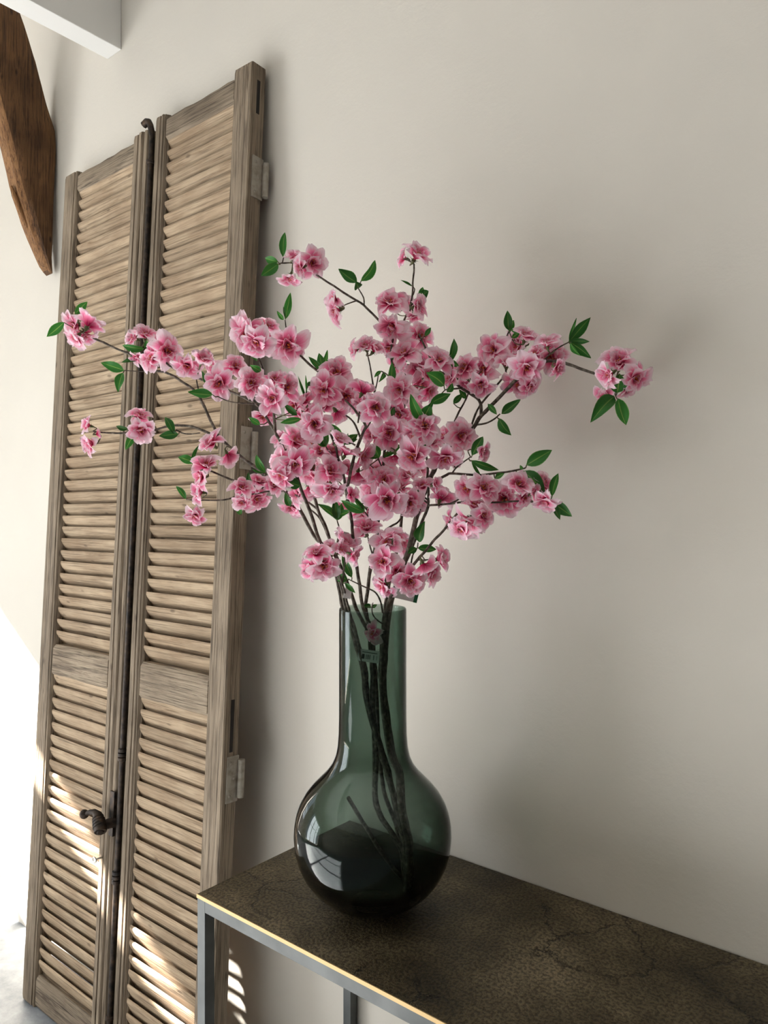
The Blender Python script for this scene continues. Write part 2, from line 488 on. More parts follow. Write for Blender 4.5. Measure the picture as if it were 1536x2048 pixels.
def band(src, lo, hi):
    a = nd(N, 'ShaderNodeMath', operation='GREATER_THAN'); a.inputs[1].default_value = lo; L.new(src, a.inputs[0])
    c = nd(N, 'ShaderNodeMath', operation='LESS_THAN'); c.inputs[1].default_value = hi; L.new(src, c.inputs[0])
    d = nd(N, 'ShaderNodeMath', operation='MULTIPLY'); L.new(a.outputs[0], d.inputs[0]); L.new(c.outputs[0], d.inputs[1])
    return d.outputs[0]
bx_, by_ = band(sp.outputs['X'], 0.2, 0.9), band(sp.outputs['Y'], 0.22, 0.62)
line = band(sp.outputs['Y'], 0.76, 0.82)
p1 = nd(N, 'ShaderNodeMath', operation='MULTIPLY'); L.new(bx_, p1.inputs[0]); L.new(by_, p1.inputs[1])
p2 = nd(N, 'ShaderNodeMath', operation='MULTIPLY'); L.new(p1.outputs[0], p2.inputs[0]); L.new(gt.outputs[0], p2.inputs[1])
p3 = nd(N, 'ShaderNodeMath', operation='MULTIPLY'); L.new(line, p3.inputs[0]); L.new(bx_, p3.inputs[1])
p4 = nd(N, 'ShaderNodeMath', operation='MAXIMUM'); L.new(p2.outputs[0], p4.inputs[0]); L.new(p3.outputs[0], p4.inputs[1])
L.new(mixrgb(N, L, p4.outputs[0], (0.68, 0.69, 0.66), (0.03, 0.03, 0.03)), b.inputs['Base Color'])
M['barcode'] = m

# ------------------------------------------------------------------ the room
WALL_Y = 1.272
def struct(name, mb, m, **kw):
    o = mb.build(name, m, **kw); o['kind'] = 'structure'; return o
k = MB(); k.box(WX - 0.25, 3.2, WALL_Y, WALL_Y + 0.2, -0.1, 3.6); struct('wall_back', k, M['wall'])
k = MB(); k.box(WX - 0.25, 3.2, -4.0, WALL_Y + 0.2, -0.1, 0.0); struct('floor', k, M['floor'])
k = MB(); k.box(WX - 0.25, 3.2, -4.0, WALL_Y + 0.2, 3.5, 3.6); struct('ceiling', k, M['white'])
k = MB(); k.box(3.0, 3.2, -4.0, WALL_Y, 0, 3.5); struct('wall_right', k, M['darkwall'])
k = MB(); k.box(WX - 0.25, 3.0, -4.2, -4.0, 0, 3.5); struct('wall_front', k, M['midwall'])
# left wall with a glazed door by the corner, a made-up slot for the sun band and a wide window
HEAD = 2.20
k = MB()
k.box(WX - 0.2, WX, -4.0, WALL_Y, HEAD, 3.5)
k.box(WX - 0.2, WX, 1.20, WALL_Y, 0, HEAD)
k.box(WX - 0.2, WX - 0.16, 0.06, 0.58, 0, HEAD - 0.12)  # unseen pier, added to leave only a slot for the shutter sun band
k.box(WX - 0.2, WX, -0.45, 0.06, 0, HEAD)
k.box(WX - 0.2, WX, -3.05, -0.45, 0, 0.2)
k.box(WX - 0.2, WX, -4.0, -3.05, 0, HEAD)
struct('wall_left', k, M['wall'])
k = MB()
for z in (0.05, 1.12): k.box(WX - 0.12, WX - 0.08, 0.62, 1.16, z - 0.02, z + 0.02)
for y in (0.60, 1.18): k.box(WX - 0.13, WX - 0.07, y - 0.02, y + 0.02, 0, HEAD)
k.box(WX - 0.115, WX - 0.085, 0.62, 1.16, 0.05, 0.85)  # unseen solid panel, added to cut sun bounce onto the left of the wall
struct('door_1', k, M['white'])
k = MB()
for y in (-2.18, -1.31): k.box(WX - 0.12, WX - 0.08, y - 0.03, y + 0.03, 0.2, HEAD)
k.box(WX - 0.12, WX - 0.08, -3.05, -0.45, 1.38, 1.43)
struct('window_1', k, M['white'])
# white joist at the top left, running from the wall towards the room
k = MB(); k.box(-2.157, -2.079, -1.2, WALL_Y, 2.945, 3.5); struct('trim_1', k, M['white'], bevel=0.003)

# ------------------------------------------------------------------ old timber brace rising from the wall
BX = -2.470
upper = [(20, -60), (30, -10), (42, 30), (55, 70), (72, 120), (84, 165), (98, 215), (107, 246), (112, 262), (113, 300), (112, 345), (109, 400), (107, 470), (105, 520), (105, 547)]
lower = [(-60, -60), (-42, 20), (-28, 80), (-12, 130), (0, 172), (8, 200), (18, 240), (28, 280), (37, 320), (46, 360), (55, 392), (67, 430), (79, 470), (91, 508), (103, 544)]
def resample(pts, n):
    d = [0]
    for a, c in zip(pts, pts[1:]): d.append(d[-1] + math.dist(a, c))
    o_ = []
    for i in range(n):
        t = d[-1] * i / (n - 1)
        j = max(q for q in range(len(d)) if d[q] <= t + 1e-9); j = min(j, len(pts) - 2)
        f = (t - d[j]) / (d[j + 1] - d[j])
        o_.append(tuple(a + (c - a) * f for a, c in zip(pts[j], pts[j + 1])))
    return o_
NB = 40
U = [on_x(*p, BX) for p in resample(upper, NB)]
Lw = [on_x(*p, BX) for p in resample(lower, NB)]
for p in U + Lw:
    p.y = min(p.y, WALL_Y - 0.001)
NC, TX = 9, 0.075
k = MB()
vs = []
for i in range(NB):
    tx = TX * (1.0 if i < NB - 8 else 1.0 - 0.5 * (i - NB + 8) / 8)
    ringp = []
    for j in range(NC):
        f = j / (NC - 1)
        p = U[i].lerp(Lw[i], f)
        nz = noise.noise(Vector((p.y * 9, p.z * 5, 1.0))) * 0.006 + noise.noise(Vector((p.y * 40, p.z * 14, 4.0))) * 0.0025
        edge = 0.010 if j == NC - 1 else (0.006 if j == 0 else 0)
        ringp.append(Vector((p.x + nz - edge, p.y, p.z)))
    dirn = (Lw[i] - U[i]).normalized()
    for j in range(1, 5):       # underside, wraps to the back
        f = j / 4
        bulge = 0.012 * math.sin(math.pi * (0.25 + 0.5 * f))
        p = Lw[i] + dirn * bulge
        nz = noise.noise(Vector((f * 3, p.z * 9, 9.0))) * 0.006
        ringp.append(Vector((BX - tx * f - 0.005, p.y + dirn.y * nz, p.z + dirn.z * nz)))
    ringp.append(Vector((BX - tx, U[i].y, U[i].z)))
    vs += ringp
rn = NC + 5
fs0 = [(i * rn + j, i * rn + (j + 1) % rn, (i + 1) * rn + (j + 1) % rn, (i + 1) * rn + j) for i in range(NB - 1) for j in range(rn)]
k.add(vs, fs0)
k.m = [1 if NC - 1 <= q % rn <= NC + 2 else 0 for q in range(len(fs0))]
k.add([vs[(NB - 1) * rn + j] for j in range(rn)], [list(range(rn))])
br = empty('timber_brace', (BX, WALL_Y - 0.05, 2.2))
tag(br, 'curved brown old timber brace with a pointed foot, top left against the wall', 'beam')
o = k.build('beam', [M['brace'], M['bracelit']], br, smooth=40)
o.location = -br.location
# split sliver standing off the underside
sl = [(22, 372), (29, 392), (39, 418), (51, 446), (66, 476)]
k = MB(); pts = []
for i, p in enumerate(sl):
    q = on_x(*p, BX - 0.045); pts.append(q)
k.tube(pts, [0.005, 0.010, 0.011, 0.011, 0.006], 6)
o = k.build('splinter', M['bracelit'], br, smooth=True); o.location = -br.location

# ------------------------------------------------------------------ louvered shutters
LEAN = -math.atan2(0.139, 2.6)
PITCH_N = {'up': 40, 'lo': 24}
slat_cs = []
SL, ST = 0.070, 0.0105
def slat_mesh(w, deg=62, SL=0.070, ST=0.0105):
    # cross-section along the slat's own depth: rounded front edge at +u, thickness t
    a = R(deg)
    d = Vector((math.cos(a), -math.sin(a)))     # (y, z): from the front top edge to the back bottom edge
    n = Vector((-math.sin(a), -math.cos(a)))    # underside, towards the room
    half = []
    pts = [(0.000, 0.18), (0.0010, 0.42), (0.0034, 0.64), (0.0070, 0.82), (0.0120, 0.95), (0.0180, 1.0), (SL - 0.004, 1.0), (SL, 0.6), (SL, 0.2), (SL - 0.003, 0.0), (0.005, 0.0), (0.001, 0.12)]
    poly = [d * u + n * (ST * (t - 0.0)) for u, t in pts]
    k = MB(); k.prism([(p.x, p.y) for p in poly], 'x', 0, w)
    return k.mesh('slat', M['slat'], smooth=40)


def shutter(name, label, X0, height, left_w, open_w, right_w, left_prof, right_prof, zs):
    root = empty(name, (X0, 1.0755, 0.003), (LEAN, 0, 0))
    tag(root, label, 'shutter', 'pair of old louvered shutters')
    W = left_w + open_w + right_w
    D = 0.045
    rnd = random.Random(name + label)
    def stile(prof, x0, h):
        poly = [(x0 + a, y) for a, y in prof]
        k = MB()
        # a few rings up the height, with a little waviness of the old edges
        n = len(poly); Z = [0, 0.012] + [h * i / 14 for i in range(1, 14)] + [h - 0.01, h]
        vs = []
        for z in Z:
            sh = 0.0015 if z in (0, h) else 0
            cx = sum(p[0] for p in poly) / n
            for (x, y) in poly:
                j = noise.noise(Vector((x * 30, y * 30, z * 5))) * 0.0012
                vs.append((x + (cx - x) * sh * 20 + j, y + j + (0.0015 if z in (0, h) and y < 0.02 else 0), z))
        fs = [(i * n + q, i * n + (q + 1) % n, (i + 1) * n + (q + 1) % n, (i + 1) * n + q) for i in range(len(Z) - 1) for q in range(n)]
        fs += [list(range(n)), list(range((len(Z) - 1) * n, len(Z) * n))]
        k.add(vs, fs)
        return k.build('stile', M['stile'], root, smooth=35)
    s1 = stile(left_prof, 0, height - 0.002)
    s2 = stile(right_prof, left_w + open_w, height + 0.003)
    for (z0, z1, y0) in zs['rails']:
        k = MB()
        # chamfered upper and lower arrises, tenons run into the stiles
        poly = [(y0 + 0.007, z0), (y0, z0 + 0.008), (y0, z1 - 0.012), (y0 + 0.008, z1), (D - 0.003, z1), (D - 0.003, z0)]
        n = 9
        vs = []
        for i in range(n):
            x = left_w - 0.001 + (open_w + 0.002) * i / (n - 1)
            for (y, z) in poly:
                vs.append((x, y + noise.noise(Vector((x * 9, y * 40, z * 9))) * 0.0012, z + noise.noise(Vector((x * 14, 3.1, z * 5))) * 0.0016 + (noise.noise(Vector((x * 60, 8.1, y * 50))) * 0.004 if z1 > 2 and z > z1 - .001 else 0)))
        m_ = len(poly)
        fs = [(i * m_ + q, i * m_ + (q + 1) % m_, (i + 1) * m_ + (q + 1) % m_, (i + 1) * m_ + q) for i in range(n - 1) for q in range(m_)]
        fs += [list(range(m_)), list(range((n - 1) * m_, n * m_))]
        k.add(vs, fs)
        k.build('rail', M['rail'], root, smooth=35)
    for (z0, z1, cnt) in zs['slats']:
        p = (z1 - z0) / cnt
        sm = slat_mesh(open_w + 0.004) if z0 < 0.5 else slat_mesh(open_w + 0.004, 53, 0.062, 0.0095)
        for i in range(cnt):
            z = z1 - p * i + 0.008
            place('slat', sm, root, (left_w - 0.002, 0.0135 + rnd.uniform(-.001, .001), z + rnd.uniform(-.0012, .0012)),
                  (R(rnd.uniform(-1.6, 1.6)), R(rnd.uniform(-.12, .12)), 0))
    return root, W


D_ = 0.045
plain_r = [(0.0, 0.010), (0.004, 0.004), (0.008, 0.0), (0.070, 0.0), (0.073, 0.003), (0.073, D_ - .002), (0.071, D_), (0.0, D_)]
plain_l = [(0.002, 0.0), (0.058, 0.0), (0.060, 0.003), (0.063, 0.0035), (0.065, 0.001), (0.070, 0.001), (0.074, 0.006), (0.076, 0.012), (0.076, D_), (0.0, D_), (0.0, 0.003)]
mould_r = [(0.0, 0.012), (0.003, 0.004), (0.008, 0.001), (0.024, 0.001), (0.026, 0.005), (0.029, 0.005), (0.031, 0.001), (0.036, -0.002), (0.048, -0.002),
           (0.052, 0.001), (0.054, 0.006), (0.057, 0.006), (0.059, 0.001), (0.066, 0.0), (0.072, 0.003), (0.075, 0.011), (0.084, 0.013), (0.084, D_), (0.0, D_)]
mould_l = [(-0.030, D_), (-0.030, 0.030), (0.0, 0.030), (0.0, 0.003), (0.003, 0.0), (0.020, 0.0), (0.022, 0.004), (0.025, 0.004), (0.027, 0.0), (0.035, 0.0),
           (0.038, 0.004), (0.041, 0.004), (0.043, 0.008), (0.048, 0.014), (0.048, D_)]
left, WL = shutter('louvered_shutter', 'left leaf of the weathered wooden louvered shutters, carrying the iron bolt', -2.315, 2.600, 0.076, 0.312, 0.084, plain_l, mould_r,
                   {'rails': [(2.530, 2.592, 0.004), (1.004, 1.098, 0.003), (0.0, 0.094, 0.004)], 'slats': [(1.098, 2.530, PITCH_N['up']), (0.094, 1.004, PITCH_N['lo'])]})
right, WR = shutter('louvered_shutter', 'right leaf of the weathered wooden louvered shutters, hinges on its free edge', -1.812, 2.622, 0.048, 0.288, 0.073, mould_l, plain_r,
                    {'rails': [(2.545, 2.612, 0.004), (1.006, 1.103, 0.003), (0.0, 0.094, 0.004)], 'slats': [(1.103, 2.545, PITCH_N['up']), (0.094, 1.006, PITCH_N['lo'])]})

# espagnolette bolt on the left leaf
RX, RY = WL + 0.010, 0.004
k = MB()
hook = [(RX, RY, 0.01), (RX, RY, 0.9), (RX, RY, 1.8), (RX, RY, 2.572)] + [(RX - 0.022 * (1 - math.cos(a)), RY - 0.004 * math.sin(a), 2.572 + 0.052 * math.sin(a)) for a in (0.4, 0.8, 1.2, 1.57)] + [(RX - 0.036, RY - 0.006, 2.617)]
k.tube(hook, [0.0075] * 4 + [0.0085, 0.009, 0.0095, 0.010, 0.010], 10)
k.build('bolt_rod', M['iron'], left, smooth=40, bevel=0)
for z in (2.50, 1.72, 0.83, 0.50, 0.14):
    k = MB()
    for dz in (0, 0.012, 0.024) if z in (0.83, 0.50) else (0,):
        k.lathe([(0.0085, z + dz - .006), (0.0125, z + dz - .004), (0.0125, z + dz + .004), (0.0085, z + dz + .006)], 14, RX, RY)
    k.box(RX - 0.004, RX + 0.004, RY, RY + 0.024, z - 0.006, z + 0.006)
    k.build('bolt_collar', M['iron'], left, smooth=40)
# swivel handle: boss on the stile, tapering ribbed arm, round knob
HZ = 0.662
k = MB()
bx0 = WL - 0.018
arm = [(bx0 + 0.010, -0.040, HZ - 0.022), (bx0 + 0.002, -0.036, HZ - 0.014), (bx0 - 0.014, -0.032, HZ + 0.000), (bx0 - 0.027, -0.030, HZ + 0.012), (bx0 - 0.036, -0.034, HZ + 0.018), (bx0 - 0.050, -0.040, HZ + 0.016), (bx0 - 0.062, -0.044, HZ + 0.010)]
k.tube(arm, [0.016, 0.0185, 0.0165, 0.0125, 0.0085, 0.0065, 0.006], 14)
k.tube([(bx0 + 0.013, -0.0415, HZ - 0.024), (bx0 + 0.010, -0.040, HZ - 0.022)], [0.008, 0.010], 12)
k.tube([(bx0 + 0.004, 0.004, HZ - 0.008), (bx0 + 0.000, -0.034, HZ - 0.010)], [0.015, 0.012], 12)
k.box(bx0 - 0.010, bx0 + 0.010, -0.004, 0.004, HZ - 0.045, HZ + 0.075)
for t in (0.12, 0.34, 0.56, 0.78):
    p = Vector(arm[1]).lerp(Vector(arm[3]), t); q = (Vector(arm[3]) - Vector(arm[1])).normalized()
    k.tube([p - q * 0.0016, p + q * 0.0016], 0.0205 - 0.0062 * t, 14)
hd = k.build('bolt_handle', M['iron'], left, smooth=40)
k = MB()
kp = Vector((bx0 - 0.066, -0.046, HZ + 0.008))
k.lathe([(0.0005, -0.009), (0.008, -0.008), (0.0125, -0.003), (0.0125, 0.003), (0.008, 0.008), (0.0005, 0.009)], 16)
kn = k.build('knob', M['iron'], hd, smooth=True, loc=kp, rot=(R(25), R(78), 0))
# catch plate and eye below the handle
k = MB(); k.tube([(WL - 0.062, 0.002, 0.545), (WL - 0.062, -0.020, 0.545)], 0.003, 8)
k.tube([(WL - 0.062 + 0.009 * math.cos(a), -0.022, 0.545 + 0.006 * math.sin(a)) for a in [i * math.pi / 6 for i in range(13)]], 0.0025, 6)
k.build('catch_eye', M['zinc'], left, smooth=True)

# hinges on the free edge of the right leaf
for z, h in ((2.34, 0.105), (1.665, 0.105), (0.865, 0.110), (0.14, 0.10)):
    k = MB()
    k.box(WR - 0.0005, WR + 0.003, 0.012, D_ + 0.002, z - h / 2, z + h / 2)
    hp = k.build('hinge_plate', M['hinge'], right, bevel=0.001)
    for dz in (-0.36, 0.02, 0.36):
        s_ = MB(); s_.lathe([(0.0001, 0.0016), (0.0035, 0.0012), (0.0042, 0.0)], 10)
        s_.build('screw', M['hinge'], hp, smooth=True, loc=(WR + 0.003, 0.028 - (0.006 if abs(dz) > .1 else -.004), z + dz * h), rot=(0, R(90), 0))
    kk = MB(); kk.tube([(WR + 0.008, D_ + 0.006, z - h * 0.42), (WR + 0.008, D_ + 0.006, z + h * 0.40)], 0.0085, 12)
    kk.build('hinge_knuckle', M['zinc'] if z < 0.2 else M['hinge'], right, smooth=40)
for z0, z1 in ((0.93, 1.055), (2.50, 2.585)):
    k = MB(); k.box(WR - 0.004, WR + 0.0008, 0.018, 0.028, z0, z1); k.build('mortise_slot', M['dark'], right)

# ------------------------------------------------------------------ console table
TZ = 0.8
TX0, TX1, TY0, TY1 = -1.128, 0.95, 0.844, 1.268
ct = empty('console_table', ((TX0 + TX1) / 2, (TY0 + TY1) / 2, 0))
tag(ct, 'steel console table with a crackled dark bronze top under the vase', 'table')
def cpart(name, mb, m, **kw):
    o = mb.build(name, m, ct, **kw); o.location = -ct.location; return o
k = MB(); k.box(TX0, TX1, TY0 + 0.0015, TY1, TZ - 0.006, TZ); cpart('table_top', k, M['bronze'])
k = MB(); k.box(TX0 - 0.0012, TX1, TY0, TY0 + 0.0015, TZ - 0.0068, TZ - 0.0002)
cpart('edge_strip', k, M['brass'])
def rail(a): k = MB(); k.box(*a); cpart('frame_rail', k, M['steel'], bevel=0.0008)
RT = 0.022
rail((TX0 + RT, TX1 - RT, TY0 + .001, TY0 + RT, TZ - 0.006 - RT, TZ - 0.006))
rail((TX0 + RT, TX1 - RT, TY1 - RT, TY1, TZ - 0.006 - RT, TZ - 0.006))
rail((TX0, TX0 + RT, TY0 + RT, TY1 - RT, TZ - 0.006 - RT, TZ - 0.006))
rail((TX1 - RT, TX1, TY0 + RT, TY1 - RT, TZ - 0.006 - RT, TZ - 0.006))
for x in (TX0, TX1 - RT):
    for y in (TY0 + .001, TY1 - RT):
        k = MB(); k.box(x, x + RT, y, y + RT, 0, TZ - 0.006); cpart('leg', k, M['steel'], bevel=0.0008)

# ------------------------------------------------------------------ vase
ZV = 1.34
VC = at(745.5, 1200, ZV); VC.z = TZ
prof = [(0.0005, 0.0), (0.040, 0.0), (0.056, 0.0012), (0.064, 0.004), (0.078, 0.0105), (0.095, 0.022), (0.112, 0.038), (0.1255, 0.057), (0.135, 0.078), (0.1405, 0.100), (0.1423, 0.122), (0.1412, 0.142),
        (0.1375, 0.160), (0.131, 0.177), (0.121, 0.194), (0.1085, 0.209), (0.095, 0.2225), (0.083, 0.235), (0.0735, 0.2485), (0.0670, 0.264), (0.0635, 0.282), (0.0618, 0.305), (0.0612, 0.34), (0.0611, 0.40), (0.0611, 0.47), (0.0611, 0.528)]
rim = [(0.0605, 0.531), (0.0596, 0.532), (0.0588, 0.531)]
inner = [(max(r - 0.0028 - 0.022 * max(0, (0.075 - z) / 0.075) ** 1.6, 0.0005), z + 0.012 * max(0, (0.075 - z) / 0.075)) for r, z in reversed(prof) if 0.019 < z < 0.529] + [(0.072, 0.027), (0.050, 0.0215), (0.0005, 0.019)]
k = MB(); k.lathe(prof + rim + inner, 96)
v = k.build('bottle_vase', M['glass'], smooth=True)
v.location = VC
tag(v, 'large smoked green glass bottle vase standing on the console table', 'vase')

# ------------------------------------------------------------------ blossom branches
# a path: pixel points with their distance from the camera relative to the vase axis; radius at both ends
def smooth_path(P, n=6):
    P = [Vector(p) for p in P]
    out_ = []
    for i in range(len(P) - 1):
        p0, p1, p2, p3 = P[max(i - 1, 0)], P[i], P[i + 1], P[min(i + 2, len(P) - 1)]
        for j in range(n):
            t = j / n
            out_.append(0.5 * ((2 * p1) + (p2 - p0) * t + (2 * p0 - 5 * p1 + 4 * p2 - p3) * t * t + (3 * p1 - p0 - 3 * p2 + p3) * t ** 3))
    out_.append(P[-1])
    return out_


